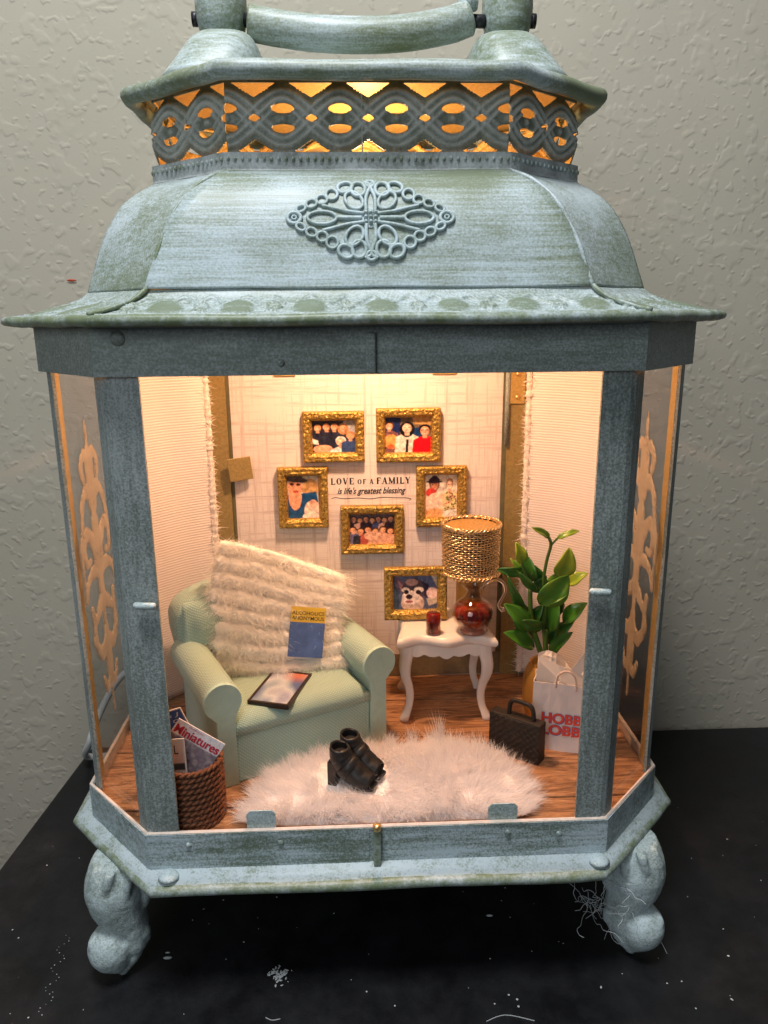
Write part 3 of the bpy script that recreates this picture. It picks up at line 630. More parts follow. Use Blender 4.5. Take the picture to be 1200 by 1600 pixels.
for sx in (-1, 1):
    for sy in (-1, 1):
        loop(sx*.055, sy*.145, .032, .038, 0); loop(sx*.115, sy*.155, .035, .028, sx*sy*-.5); loop(sx*.075, sy*.085, .048, .035, sx*sy*.9, .010)
        loop(sx*.175, sy*.115, .026, .026, sx*sy*-.5, .009); loop(sx*.22, sy*.088, .024, .022, 0, .009); loop(sx*.267, sy*.068, .024, .019, sx*sy*-.4, .009); loop(sx*.315, sy*.043, .022, .015, sx*sy*-.5, .009)
        ribbon([(sx*.03, sy*.0+.02*sy), (sx*.1, sy*.03), (sx*.16, sy*.045), (sx*.22, sy*.06)], .010)
        ribbon([(sx*.02, sy*.03), (sx*.02, sy*.10), (0, sy*.165), (sx*.03, sy*.185)], .011)
    loop(sx*.22, 0, .065, .030, 0, .010); loop(sx*.345, 0, .030, .026, 0, .011); loop(sx*.345, 0, .010, .009, 0, .006)
    ribbon([(sx*.04, 0), (sx*.10, 0), (sx*.16, 0)], .012)
loop(0, .175, .020, .018); loop(0, -.175, .022, .02)
for i in range(-1, 2):
    for j in range(-1, 2):
        p_, nr = dome_pt(i*.022, j*.022, .008); b.rings([[p_+nr*h_+Vector((r_*math.cos(t_), 0, r_*math.sin(t_))) for t_ in (2*math.pi*q/8 for q in range(8))] for r_, h_ in ((.011, 0), (.009, .008), (.001, .012))], cap=False)
pad = [dome_pt(.045*math.cos(t_), .045*math.sin(t_), .003)[0] for t_ in (2*math.pi*i/20 for i in range(20))]; b.add(pad, [tuple(range(20))])
part(b, 'medallion', M['ornament'], smooth=True)

# cast feet
def foot(sx, sy):
    b = MB()
    def P(px, py, Y):
        p = aty(px, py, Y); x = -p.x*sx; y = p.y if sy > 0 else 2*YC-p.y; return Vector((x, y, max(p.z, -1.012)))
    U = .00348
    def chain(nodes, flat=1.):
        pts = smoothpath([P(a, c, d) for a, c, d, _ in nodes], 6); rr_ = [q.x*U for q in smoothpath([(e, 0, 0) for *_, e in nodes], 6)]
        b.tube(pts, rr_, 20)
        for p, q in ((pts[0], rr_[0]), (pts[-1], rr_[-1])): b.rings([[p+Vector((q*math.cos(a_)*math.cos(t_), q*math.cos(a_)*math.sin(t_), q*math.sin(a_))) for t_ in (2*math.pi*k/16 for k in range(16))] for a_ in (-1.5, -1.1, -.7, -.3, .1, .5, .9, 1.3, 1.5)])
    # leg: full knee sweeping in to the ankle
    chain([(194, 1290, .30, 28), (188, 1330, .26, 40), (181, 1376, .21, 49), (184, 1404, .195, 46), (193, 1426, .19, 38), (202, 1446, .19, 32), (205, 1466, .18, 29)])
    # toe: splayed pad that tapers to a point
    chain([(206, 1462, .20, 26), (176, 1471, .14, 34), (174, 1482, .12, 36), (184, 1498, .12, 27), (193, 1513, .12, 10)])
    chain([(204, 1470, .18, 22), (203, 1488, .15, 20), (196, 1506, .12, 12)])
    chain([(221, 1360, .20, 9), (226, 1388, .19, 12), (224, 1408, .20, 10), (214, 1422, .20, 8)])          # inner scroll
    chain([(208, 1440, .17, 11), (224, 1452, .17, 11), (229, 1463, .18, 8)])                                # heel curl
    chain([(160, 1344, .16, 4), (148, 1368, .115, 7), (142, 1396, .115, 7), (154, 1426, .15, 4)])             # cast folds on the knee
    chain([(180, 1340, .13, 4), (171, 1370, .072, 8), (167, 1402, .075, 8), (180, 1432, .12, 4)])
    chain([(204, 1346, .15, 4), (201, 1376, .088, 7), (198, 1404, .09, 6), (199, 1430, .13, 4)])
    chain([(152, 1462, .11, 6), (147, 1478, .075, 10), (162, 1498, .09, 6)])
    b.v = [(v[0], v[1], min(v[2], -.296)) for v in b.v]
    o = part(b, 'foot', M['foot'], smooth=True); r_ = o.modifiers.new('r', 'REMESH'); r_.mode = 'VOXEL'; r_.voxel_size = .009; r_.use_smooth_shade = True
    s_ = o.modifiers.new('sm', 'SMOOTH'); s_.factor = .6; s_.iterations = 5
    dtex = bpy.data.textures.get('cast') or bpy.data.textures.new('cast', 'CLOUDS'); dtex.noise_scale = .05
    d_ = o.modifiers.new('d', 'DISPLACE'); d_.texture = dtex; d_.strength = .007; d_.mid_level = .5
for sx in (-1, 1):
    for sy in (1, -1): foot(sx, sy)

# glass panes
def pane(a, c_, z0, z1, th=.012):
    a = Vector(a); c_ = Vector(c_); d = (c_-a).normalized(); nr = Vector((-d.y, d.x, 0))*th; b = MB()
    vs = [a, c_, c_+nr, a+nr]; b.add([v+Vector((0, 0, z0)) for v in vs]+[v+Vector((0, 0, z1)) for v in vs], [(3, 2, 1, 0), (4, 5, 6, 7), (0, 1, 5, 4), (1, 2, 6, 5), (2, 3, 7, 6), (3, 0, 4, 7)])
    part(b, 'glass_pane', M['pane'])
pane((-1.19, .035, 0), (1.19, .035, 0), -.03, 2.40)
for sx in (-1, 1):
    A_ = Vector((sx*1.245, .065, 0)); B_ = Vector((sx*1.645, .475, 0)); pane(*((A_, B_) if sx > 0 else (B_, A_)), -.03, 2.40)
    A_ = Vector((sx*1.645, .51, 0)); B_ = Vector((sx*1.645, 1.37, 0)); pane(*((A_, B_) if sx > 0 else (B_, A_)), -.03, 2.40)
    b = MB(); b.box((sx*1.66, YC, 1.1), (.006, .9, 2.3)) if False else None
# glass clips
def clip(cx, y, z0, z1, w_, mat, name='glass_clip'):
    b = MB(); pts = [(-w_/2, 0), (w_/2, 0), (w_/2, (z1-z0)-.02), (w_/2-.02, z1-z0), (-w_/2+.02, z1-z0), (-w_/2, (z1-z0)-.02)]
    prism(b, pts, frame_mat((cx, y, z0), (1, 0, 0), (0, 0, 1)), .008); part(b, name, M[mat])
clip(-.632, .03, -.03, .107, .155, 'foot'); clip(.674, .03, -.03, .100, .160, 'foot')
# filigree on the two side windows
strokes = []
def sw(pts, r0, r1): strokes.append(([(p[0], p[1]) for p in smoothpath([(x, y, 0) for x, y in pts], 5)], r0, r1))
sw([(0, .85), (0, .6)], .010, .055); sw([(0, .6), (0, .1)], .075, .07)
for s_ in (1, -1):
    sw([(0, .62), (s_*.07, .68), (s_*.13, .62), (s_*.11, .54)], .03, .028); sw([(0, .40), (s_*.09, .48), (s_*.17, .42), (s_*.20, .30)], .045, .02)
    sw([(0, .12), (s_*.07, .20), (s_*.15, .26), (s_*.21, .20), (s_*.19, .10), (s_*.13, .10)], .05, .02)
    sw([(s_*.02, 0), (s_*.12, .03), (s_*.22, -.02), (s_*.25, -.10)], .04, .02); sw([(s_*.20, .33), (s_*.25, .18), (s_*.25, .0)], .022, .016)
    sw([(0, -.62), (s_*.07, -.68), (s_*.12, -.60)], .03, .025); sw([(0, -.38), (s_*.10, -.45), (s_*.18, -.36), (s_*.17, -.25)], .045, .025)
    sw([(0, -.12), (s_*.08, -.20), (s_*.16, -.24), (s_*.19, -.15)], .04, .024)
sw([(0, .1), (0, -.6)], .05, .045); sw([(0, -.6), (0, -.85)], .045, .01)
def fsdf(x, y):
    best = np.full(np.shape(x), -9.)
    for pts, r0, r1 in strokes:
        nn = len(pts)-1
        for i in range(nn):
            r = r0+(r1-r0)*i/max(1, nn-1); r *= .86*(1+.30*math.sin(i*2.1))*(1+.18*math.sin(i*5.3)); best = np.maximum(best, r-seg_dist(x, y, pts[i:i+2]))
    return best
fp, ff = cutgrid((-.30, .30), (-.90, .90), 60, 180, fsdf, lambda u, v, h: (u, v, h))
fdepth = fsdf(np.array([p[0] for p in fp]), np.array([p[1] for p in fp]))
for sx in (-1, 1):
    b = MB(); b.add([(sx*(1.628-min(.006, max(0, float(h))*.3)), YC-.11+x*sx*1.0, 1.20+z*1.06) for (x, z, _), h in zip(fp, fdepth)], ff); part(b, 'window_filigree', M['gold_fil'], smooth=True, solid=(.006, 0))
# back wall door of the lantern
b = MB()
ang = MB(); ang.add([(-.965, 1.862, .13), (.972, 1.862, .13), (.972, 1.862, 2.42), (-.965, 1.862, 2.42), (-.965, 1.874, .13), (.972, 1.874, .13), (.972, 1.874, 2.42), (-.965, 1.874, 2.42)], [(0, 1, 2, 3), (7, 6, 5, 4), (0, 3, 7, 4), (1, 5, 6, 2), (3, 2, 6, 7), (0, 4, 5, 1)])
bw = part(ang, 'back_panel', M['paper'])
b = MB(); b.box((0, 1.868, .04), (2.2, .02, .18)); part(b, 'bottom_rail', M['rail'])
for sx in (-1, 1):
    b = MB(); b.box((sx*(1.06 if sx < 0 else 1.075), 1.842, 1.18), (.14, .02, 2.5)); part(b, 'door_jamb', M['jamb'])
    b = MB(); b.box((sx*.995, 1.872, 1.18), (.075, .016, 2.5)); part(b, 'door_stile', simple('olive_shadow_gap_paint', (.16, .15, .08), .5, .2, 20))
b = MB(); b.box((0, 1.885, 1.1), (2.5, .01, 2.7)); part(b, 'back_plate', M['band'])
b = MB(); b.box((-.91, 1.795, 1.622), (.165, .01, .165), Matrix.Rotation(-.10, 3, 'Y') @ Matrix.Rotation(.25, 3, 'Z')); part(b, 'door_catch', M['jamb'], bevel=.004)
b = MB(); b.tube([(1.0, 1.83, 1.75), (1.0, 1.83, 2.3)], .018, 8); part(b, 'door_rod', M['post'], smooth=True)
b = MB(); b.box((1.06, 1.826, 2.19), (.12, .008, .27)); hg = part(b, 'hinge', M['gold_in'], bevel=.003)
for z in (2.10, 2.26):
  b = MB(); b.rings([[(1.07+r_*math.cos(t_), 1.822-h_, z+r_*math.sin(t_)) for t_ in (2*math.pi*i/10 for i in range(10))] for r_, h_ in ((.018, 0), (.014, .006), (.001, .008))], cap=False)
  b.v = [tuple(Vector(v)-LP) for v in b.v]; b.build('screw', M['brass'], hg, smooth=True)
for x, w_ in ((-.572, .15), (.55, .17)):
    b = MB(); b.box((x, 1.855, 2.29), (w_, .006, .05)); part(b, 'top_clip', M['gold_in'], bevel=.004)
# floor planks inside
def planky(y0, y1):
    def xm(y): return 1.235+max(0, min(.44, (y-.01)*.93)) if y < .95 else 1.235+max(0, min(.44, (1.87-y)*.93))
    ys = sorted({y0, y1, *[y for y in (.48, 1.39) if y0 < y < y1]}); Lf = [(-xm(y)+.01, y) for y in ys]; Rt = [(xm(y)-.01, y) for y in reversed(ys)]
    return Lf+Rt
fl = MB(); fl.add(octr(1.23, 1.68, .02, .485, -.085), [tuple(range(8))]); flo = part(fl, 'floor_board', M['wood'])
joints = [.03, .278, .875, 1.47, 1.855]
for i in range(4):
    b = MB(); pts = planky(joints[i]+.006, joints[i+1]-.006); prism(b, pts[::-1] if False else pts, Matrix.Translation((0, 0, -.08)), .03+.002*(i % 2))
    b.v = [tuple(Vector(v)-LP) for v in b.v]; o = b.build('plank', M['wood'], flo, bevel=.006); orient(o)
# puck lamp under the crown
b = MB(); b.lathe([(.05, .04), (.16, .04), (.17, .02), (.17, -.02), (.16, -.03)], (0, .94, 3.30), 28); tag(b.build('puck_lamp', M['gold_in'], smooth=True), 'small round puck lamp hidden up inside the lantern crown', 'lamp')
o = bpy.data.objects['puck_lamp']; b = MB(); b.lathe([(.001, 0), (.13, 0), (.13, -.008), (.001, -.008)], (0, .94, 3.268), 24); b.build('lamp_lens', M['glow'], o)
b = MB()
for i in range(4): b.tube(smoothpath([(.5*math.cos(i*1.6), .94+.3*math.sin(i*1.6), 3.42), (.35*math.cos(i*1.6+.7), .94+.2*math.sin(i*1.6+.8), 3.50), (.15*math.cos(i*1.6+1), .94+.1*math.sin(i*1.6), 3.40), (.05, .94, 3.34)], 6), .014, 6)
b.build('wire', M['wire'], o, smooth=True)

# ------------------------------------------------------------------ wall lettering (serif capitals drawn as strokes)
def letters(s_, x0, z0, H, y, gap=.010, weight=1.):
    T_, t_ = .17*H*weight, .085*H*weight; b = MB(); x = x0
    def st(ax, az, bx, bz, wd):
        a = Vector((ax, az)); c = Vector((bx, bz)); d = (c-a).normalized(); p = Vector((-d.y, d.x))*wd/2
        b.add([(x+q.x, y, z0+q.y) for q in (a-p, c-p, c+p, a+p)], [(0, 1, 2, 3)])
    def serif(cx, z, w_=.30): st(cx-w_*H/2, z, cx+w_*H/2, z, .055*H)
    for ch_ in s_:
        if ch_ == ' ': x += H*.38; continue
        h = H; Wd = {'L': .62, 'O': .80, 'V': .78, 'E': .64, 'F': .60, 'A': .80, 'M': .98, 'I': .34, 'Y': .76}[ch_.upper()]*H
        if ch_.islower(): pass
        st_ = T_/2
        if ch_ == 'O':
            nn = 24
            for i in range(nn):
                a0, a1 = 2*math.pi*i/nn, 2*math.pi*(i+1)/nn; ro = (Wd/2, h/2); ri = (Wd/2-T_, h/2-t_*.7); c0 = (Wd/2, h/2)
                b.add([(x+c0[0]+ro[0]*math.cos(a0), y, z0+c0[1]+ro[1]*math.sin(a0)), (x+c0[0]+ro[0]*math.cos(a1), y, z0+c0[1]+ro[1]*math.sin(a1)), (x+c0[0]+ri[0]*math.cos(a1), y, z0+c0[1]+ri[1]*math.sin(a1)), (x+c0[0]+ri[0]*math.cos(a0), y, z0+c0[1]+ri[1]*math.sin(a0))], [(0, 1, 2, 3)])
        elif ch_ in 'LEF':
            st(.15*H, 0, .15*H, h, T_); serif(.15*H, h-.02*H); serif(.15*H, .02*H)
            if ch_ in 'LE': st(.15*H, .04*H, Wd, .04*H, t_); st(Wd-.03*H, 0, Wd-.01*H, .26*H, t_*.8)
            if ch_ in 'EF': st(.15*H, h-.04*H, Wd-.04*H, h-.04*H, t_); st(.15*H, h*.52, Wd*.75, h*.52, t_*.8); st(Wd-.06*H, h, Wd-.05*H, h*.75, t_*.8)
        elif ch_ == 'V': st(.12*H, h, Wd/2, 0, T_); st(Wd-.10*H, h, Wd/2, 0, t_*.8); serif(.13*H, h-.02*H); serif(Wd-.11*H, h-.02*H, .26)
        elif ch_ == 'A': st(.10*H, 0, Wd/2, h, t_*.8); st(Wd-.12*H, 0, Wd/2, h, T_); serif(.10*H, .02*H, .26); serif(Wd-.12*H, .02*H); st(.22*H, h*.33, Wd-.22*H, h*.33, t_*.7)
        elif ch_ == 'M': st(.12*H, 0, .12*H, h, t_*.8); st(Wd-.13*H, 0, Wd-.13*H, h, T_); st(.12*H, h, Wd/2, .1*H, T_); st(Wd-.13*H, h, Wd/2, .1*H, t_*.8); serif(.12*H, .02*H, .26); serif(Wd-.13*H, .02*H); serif(.08*H, h-.02*H, .2); serif(Wd-.1*H, h-.02*H, .22)
        elif ch_ == 'I': st(Wd/2, 0, Wd/2, h, T_); serif(Wd/2, .02*H); serif(Wd/2, h-.02*H)
        elif ch_ == 'Y': st(.10*H, h, Wd/2, h*.45, T_); st(Wd-.10*H, h, Wd/2, h*.45, t_*.8); st(Wd/2, 0, Wd/2, h*.47, T_); serif(Wd/2, .02*H); serif(.12*H, h-.02*H, .26); serif(Wd-.10*H, h-.02*H, .24)
        x += Wd+gap
    return b, x
# fit the line to the measured width
def line(parts, x0, x1, z):
    # parts: (string, height factor)
    def total(h):
        x = 0
        for s_, k in parts: _, x = letters(s_, x, 0, h*k, 0)
        return x
    h = .06
    for _ in range(4): h *= (x1-x0)/total(h)
    return h
YT = 1.8605
h_ = line([('LOVE ', 1), ('OF A ', .78), ('FAMILY', 1)], -.270, .318, 0); x = -.270
for s_, k in (('LOVE ', 1), ('OF ', .78), ('A ', .78), ('FAMILY', 1)):
    b, x = letters(s_, x, 1.482, h_*k*1.0, YT, weight=1.4)
    b.v = [tuple(Vector(v)-LP) for v in b.v]; b.build('lettering', M['ink'], bw)
o = text('lettering', "is life's greatest blessing", M['ink'], frame_mat(Vector((-.225, YT, 1.395))-LP, (1, 0, -.002), (0, 0, 1)), bw, width=.50, height=.064, bold=.022, shear=.35)
b = MB()
fl_ = [(-.27, 1.388), (-.24, 1.398), (-.18, 1.388), (-.08, 1.392), (.02, 1.384), (.10, 1.393), (.2, 1.388), (.28, 1.386), (.315, 1.376), (.30, 1.366)]
P = smoothpath([(x, 0, z-.012) for x, z in fl_], 5); b.rings([[Vector((p.x, YT, p.z-.0022)), Vector((p.x, YT, p.z+.0022))] for p in P], closed=False, cap=False); b.v = [tuple(Vector(v)-LP) for v in b.v]
b.build('flourish', M['ink'], bw)

# ------------------------------------------------------------------ prints painted onto small colour grids
class Canvas:
    def __init__(s, nu, nv, bg): s.nu, s.nv = nu, nv; s.a = np.zeros((nv, nu, 3)); s.a[:] = bg; s.y, s.x = np.mgrid[0:nv, 0:nu]; s.x = (s.x+.5)/nu; s.y = (s.y+.5)/nv
    def ell(s, cx, cy, rx, ry, c, rot=0):
        dx, dy = s.x-cx, s.y-cy; k, q = math.cos(rot), math.sin(rot); m_ = ((dx*k+dy*q)/rx)**2+((-dx*q+dy*k)/ry)**2 < 1; s.a[m_] = c; return s
    def poly(s, pts, c):
        m_ = np.zeros(s.x.shape, bool); nn = len(pts)
        for i in range(nn):
            (x0, y0), (x1, y1) = pts[i], pts[(i+1) % nn]
            if y0 == y1: continue
            cnd = ((s.y >= min(y0, y1)) & (s.y < max(y0, y1))) & (s.x < (x1-x0)*(s.y-y0)/(y1-y0)+x0); m_ ^= cnd
        s.a[m_] = c; return s
    def noise(s, amt): s.a *= 1+rng.normal(0, amt, s.a.shape[:2])[..., None]; return s
    def mottled(s, cs, sc_, thr=None):
        for i in range(s.nv):
            for j in range(s.nu):
                v = mnoise.noise(Vector((j/s.nu*sc_, i/s.nv*sc_, len(cs)*3.1)))*.5+.5; v = min(.999, max(0, (v-.2)/.6)); k = v*(len(cs)-1); a_ = int(k); f = k-a_
                s.a[i, j] = np.array(cs[a_])*(1-f)+np.array(cs[min(a_+1, len(cs)-1)])*f
        return s
    def person(s, cx, cy, r, skin=(.72, .34, .20), hair=(.05, .025, .015), cloth=(.05, .05, .07), hat=None, glasses=False, long=False, smile=True):
        s.poly([(cx-r*2.1, 1.02), (cx-r*1.9, cy+r*2.0), (cx-r*.6, cy+r*1.25), (cx+r*.6, cy+r*1.25), (cx+r*1.9, cy+r*2.0), (cx+r*2.1, 1.02)], cloth)
        if long: s.ell(cx, cy+r*.35, r*1.22, r*1.65, hair)
        s.poly([(cx-r*.35, cy+r*.5), (cx+r*.35, cy+r*.5), (cx+r*.4, cy+r*1.6), (cx-r*.4, cy+r*1.6)], tuple(q*.85 for q in skin))
        s.ell(cx, cy-r*.2, r*.98, r*1.12, hair); s.ell(cx, cy+r*.12, r*.78, r*.98, tuple(q*.62 for q in skin)); s.ell(cx-r*.10, cy+r*.10, r*.64, r*.88, skin); s.ell(cx-r*.18, cy-r*.20, r*.34, r*.24, tuple(min(1, q*1.22) for q in skin)); s.ell(cx-r*.30, cy+r*.30, r*.18, r*.14, tuple(min(1, q*1.15) for q in skin))
        for d in (-1, 1): s.ell(cx+d*r*.32, cy-r*.02, r*.13, r*.10, (.06, .03, .02))
        s.ell(cx, cy+r*.25, r*.12, r*.16, tuple(q*.8 for q in skin)); 
        if smile: s.ell(cx, cy+r*.58, r*.32, r*.11, (.75, .6, .55)); s.ell(cx, cy+r*.52, r*.3, r*.05, (.45, .08, .06))
        if glasses:
            for d in (-1, 1): s.ell(cx+d*r*.34, cy-r*.02, r*.26, r*.20, (.03, .03, .03)); s.ell(cx+d*r*.34, cy-r*.02, r*.17, r*.12, (.5, .3, .22))
        if hat: s.ell(cx, cy-r*.62, r*1.0, r*.50, hat); s.ell(cx, cy-r*.42, r*1.5, r*.18, hat)
        return s
    def mesh(s, name, m_, w_, h_, parent, mat):
        nu, nv = s.nu, s.nv; vs = [m_ @ Vector((i/nu*w_, h_-j/nv*h_, 0)) for j in range(nv+1) for i in range(nu+1)]
        fs = [(j*(nu+1)+i, (j+1)*(nu+1)+i, (j+1)*(nu+1)+i+1, j*(nu+1)+i+1) for j in range(nv) for i in range(nu)]
        me = bpy.data.meshes.new(name); me.from_pydata(vs, [], fs); me.materials.append(mat); at = me.attributes.new('col', 'FLOAT_COLOR', 'FACE')
        A = s.a; P_ = np.pad(A, ((1, 1), (1, 1), (0, 0)), mode='edge'); B_ = (P_[:-2, 1:-1]+P_[2:, 1:-1]+P_[1:-1, :-2]+P_[1:-1, 2:])*.13+A*.48; A = B_*(1+rng.normal(0, .05, (nv, nu, 1)))
        if name == 'photo':
            sh = np.array([[mnoise.noise(Vector((i*.13, j*.13, nu)))*.9+mnoise.noise(Vector((i*.34, j*.34, 4)))*.6 for i in range(nu)] for j in range(nv)]); A = A*np.clip(1+.55*sh, .35, 1.6)[..., None]; A = np.clip((A-.02)*1.12, .004, 1)
        s.a = A
        c = np.ones((nv*nu, 4)); c[:, :3] = np.clip(s.a.reshape(-1, 3), 0, 1); at.data.foreach_set('color', c.ravel()); me.update()
        o = bpy.data.objects.new(name, me); col.objects.link(o); o.parent = parent; return o
SK = (.78, .38, .22)
pics = {}
c = Canvas(96, 66, (.05, .04, .05)); c.ell(.9, .2, .2, .3, (.35, .35, .38))
for x, y, hr_ in ((.14, .22, (.03, .02, .02)), (.34, .2, (.04, .02, .02)), (.52, .2, (.05, .03, .02)), (.72, .24, (.45, .25, .12))): c.person(x, y, .105, SK, hr_, (.04, .04, .06), long=(x > .6))
c.poly([(0, .55), (.14, .62), (.16, .75), (.03, .72)], (.85, .8, .78)); c.ell(.25, .88, .22, .13, (.80, .42, .28)); c.person(.66, .66, .125, (.82, .48, .34), (.75, .7, .68), (.75, .75, .8)); c.person(.88, .48, .105, SK, (.5, .25, .12), (.05, .08, .2)); c.noise(.10); pics['group of relatives in dark clothes'] = c
c = Canvas(96, 66, (.16, .12, .09)); c.poly([(0, 0), (.35, 0), (.3, .8), (0, .6)], (.03, .04, .12)); c.poly([(.55, .3), (.8, .3), (.8, .6), (.55, .6)], (.03, .06, .16)); c.poly([(.6, 0), (1, 0), (1, .25), (.6, .2)], (.5, .3, .12)); c.person(.10, .25, .10, (.65, .36, .25), (.1, .05, .03), (.2, .1, .1)); c.ell(.14, .68, .15, .2, (.8, .35, .12)); c.ell(.13, .82, .08, .06, (.6, .15, .06))
c.person(.48, .3, .13, (.85, .55, .42), (.02, .015, .02), (.72, .66, .60), long=True); c.poly([(.46, .62), (.51, .62), (.5, 1), (.44, 1)], (.02, .02, .03)); c.person(.86, .38, .13, (.80, .42, .28), (.02, .015, .015), (.68, .02, .03), glasses=True); c.noise(.06); pics['f2'] = c
c = Canvas(66, 84, (.55, .50, .44)); c.ell(.72, .30, .26, .22, (.55, .32, .14)); c.poly([(0, .45), (.9, .38), (1, .8), (1, 1), (0, 1)], (.03, .09, .22)); c.ell(.25, .5, .2, .3, (.82, .38, .24)); c.ell(.26, .28, .22, .24, (.78, .36, .22)); c.ell(.15, .07, .5, .075, (.10, .07, .06), .12); c.ell(.2, .03, .3, .06, (.12, .09, .08)); c.ell(.16, .2, .07, .03, (.08, .03, .02)); c.ell(.36, .21, .07, .03, (.08, .03, .02)); c.ell(.27, .37, .09, .03, (.5, .08, .06)); c.ell(.78, .82, .26, .24, (.85, .66, .56)); c.ell(.80, .66, .12, .10, (.78, .42, .32)); c.ell(.76, .95, .3, .1, (.88, .74, .66)); c.noise(.07); pics['f3'] = c
c = Canvas(66, 84, (.62, .56, .50)); c.person(.30, .24, .16, (.5, .22, .14), (.05, .03, .02), (.82, .55, .44), hat=(.05, .03, .04), smile=True); c.ell(.2, .42, .16, .1, (.55, .06, .05)); c.ell(.38, .62, .3, .2, (.88, .62, .50)); c.ell(.3, .92, .3, .14, (.80, .40, .18)); c.person(.76, .24, .11, (.80, .52, .40), (.35, .18, .1), (.72, .58, .35))
for i in range(46): c.ell(.62+.34*random.random(), .42+.42*random.random(), .028, .022, random.choice([(.10, .05, .04), (.12, .16, .05), (.5, .12, .08), (.8, .65, .3)]))
c.poly([(.55, .85), (1, .8), (1, 1), (.6, 1)], (.8, .74, .7)); c.noise(.06); pics['f4'] = c
c = Canvas(96, 66, (.13, .10, .12))
for i in range(7): c.person(.1+.135*i, .17+.04*(i % 2), .070, SK if i % 2 else (.6, .3, .2), (.03, .02, .02), random.choice([(.05, .06, .14), (.04, .03, .04), (.12, .16, .28), (.5, .32, .28)]))
for i in range(6): c.person(.08+.165*i, .52+.05*(i % 2), .085, SK, (.08, .04, .02), random.choice([(.45, .10, .08), (.75, .40, .28), (.05, .05, .06), (.16, .15, .3)]))
c.ell(.5, .72, .18, .14, (.80, .45, .32)); c.noise(.16); pics['f5'] = c
c = Canvas(96, 66, (.10, .12, .20)); c.poly([(.6, 0), (1, 0), (1, .8), (.8, .9)], (.5, .42, .34)); c.poly([(.55, 0), (.85, 0), (1, .4), (.95, .6)], (.10, .12, .22)); c.ell(0.0, .75, .14, .5, (.06, .08, .12))
c.poly([(.04, .0), (.28, .22), (.20, .52), (.08, .35)], (.16, .10, .14)); c.poly([(.10, .12), (.22, .28), (.18, .42)], (.42, .22, .22)); c.poly([(.62, .15), (.80, .28), (.78, .7), (.6, .5)], (.05, .04, .07)); c.ell(.45, .46, .25, .38, (.10, .07, .09)); c.ell(.44, .80, .26, .26, (.62, .46, .38)); c.ell(.40, .64, .20, .20, (.78, .66, .62))
c.ell(.28, .42, .09, .07, (.80, .68, .60)); c.ell(.58, .42, .11, .08, (.80, .68, .60)); c.ell(.30, .48, .055, .065, (.03, .02, .03)); c.ell(.57, .49, .06, .065, (.03, .02, .03)); c.ell(.42, .2, .14, .10, (.42, .26, .24)); c.ell(.36, .62, .075, .07, (.04, .02, .03)); c.ell(.36, .76, .09, .04, (.35, .10, .12)); c.ell(.88, .52, .13, .16, (.78, .55, .52)); c.noise(.09); pics['f6'] = c
pk = list(pics.values())
def picture(x0, z0, x1, z1, cv, label, y=1.862, tilt=0, seed=0, grp='gold framed photographs'):
    wd, hd = x1-x0, z1-z0; root = empty('picture_frame', ((x0+x1)/2, y, z0)); tag(root, label, 'picture frame', grp)
    D = .062; bw_ = .068; b = MB(); rs = []
    for (ins, dep) in ((0, 0), (0, D*.82), (.006, D*.95), (.016, D), (.028, D*.90), (.040, D*.98), (.052, D*.86), (bw_-.004, D*.55), (bw_, D*.35), (bw_, .006)):
        row = []; x_, z_ = wd/2-ins, ins; x2, zz = wd/2-ins, hd-ins
        cor = [(-x_, ins), (x_, ins), (x_, hd-ins), (-x_, hd-ins)]
        for k in range(4):
            (ax, az), (bx, bz) = cor[k], cor[(k+1) % 4]
            for i in range(26):
                t_ = i/26; px, pz = ax+(bx-ax)*t_, az+(bz-az)*t_; h = 0
                if .01 < ins < .06: h = .0045*mnoise.noise(Vector((px*46+seed*7, pz*46, ins*60)))+.0025*math.sin((px+pz)*150+ins*200)
                row.append((px, -dep-h, pz))
        rs.append(row)
    b.rings(rs, cap=False); fr = b.build('frame', M['frame'], root, smooth=False)
    me = fr.data; me.polygons.foreach_set('use_smooth', [True]*len(me.polygons)); me.set_sharp_from_angle(angle=math.radians(55))
    MB().box((0, -.006, hd/2), (wd-.01, .01, hd-.01)).build('backing', M['bezel'], root)
    iw, ih = wd-2*bw_+.012, hd-2*bw_+.012
    cv.mesh('photo', frame_mat((-iw/2, -.016, bw_-.006), (1, 0, 0), (0, 0, 1)), iw, ih, root, M['print'])
    root.rotation_euler = (tilt, 0, 0); return root
WY = 1.861
picture(-.46, 1.657, -.022, 2.018, pk[0], 'top left gold frame on wallpaper with a crowd of relatives in dark clothes', WY, seed=1)
picture(.062, 1.648, .521, 2.034, pk[1], 'top right gold frame on wallpaper with a person in a red top beside two others', WY, seed=2)
picture(-.653, 1.173, -.293, 1.621, pk[2], 'upright gold frame left of the wall lettering, person in a brimmed hat with a baby', WY, seed=3)
picture(.349, 1.162, .717, 1.613, pk[3], 'upright gold frame right of the wall lettering, adult and a child in a patterned shirt', WY, seed=4)
picture(-.205, .964, .254, 1.327, pk[4], 'gold frame just below the wall lettering with two rows of many people', WY, seed=5)
d0, d1 = aty(601, 972, 1.44), aty(698, 972, 1.44)
picture(d0.x, .59, d1.x, .59+.375, pk[5], 'gold frame standing on the white side table with a photo of a small dog', 1.475, tilt=-.10, seed=6)

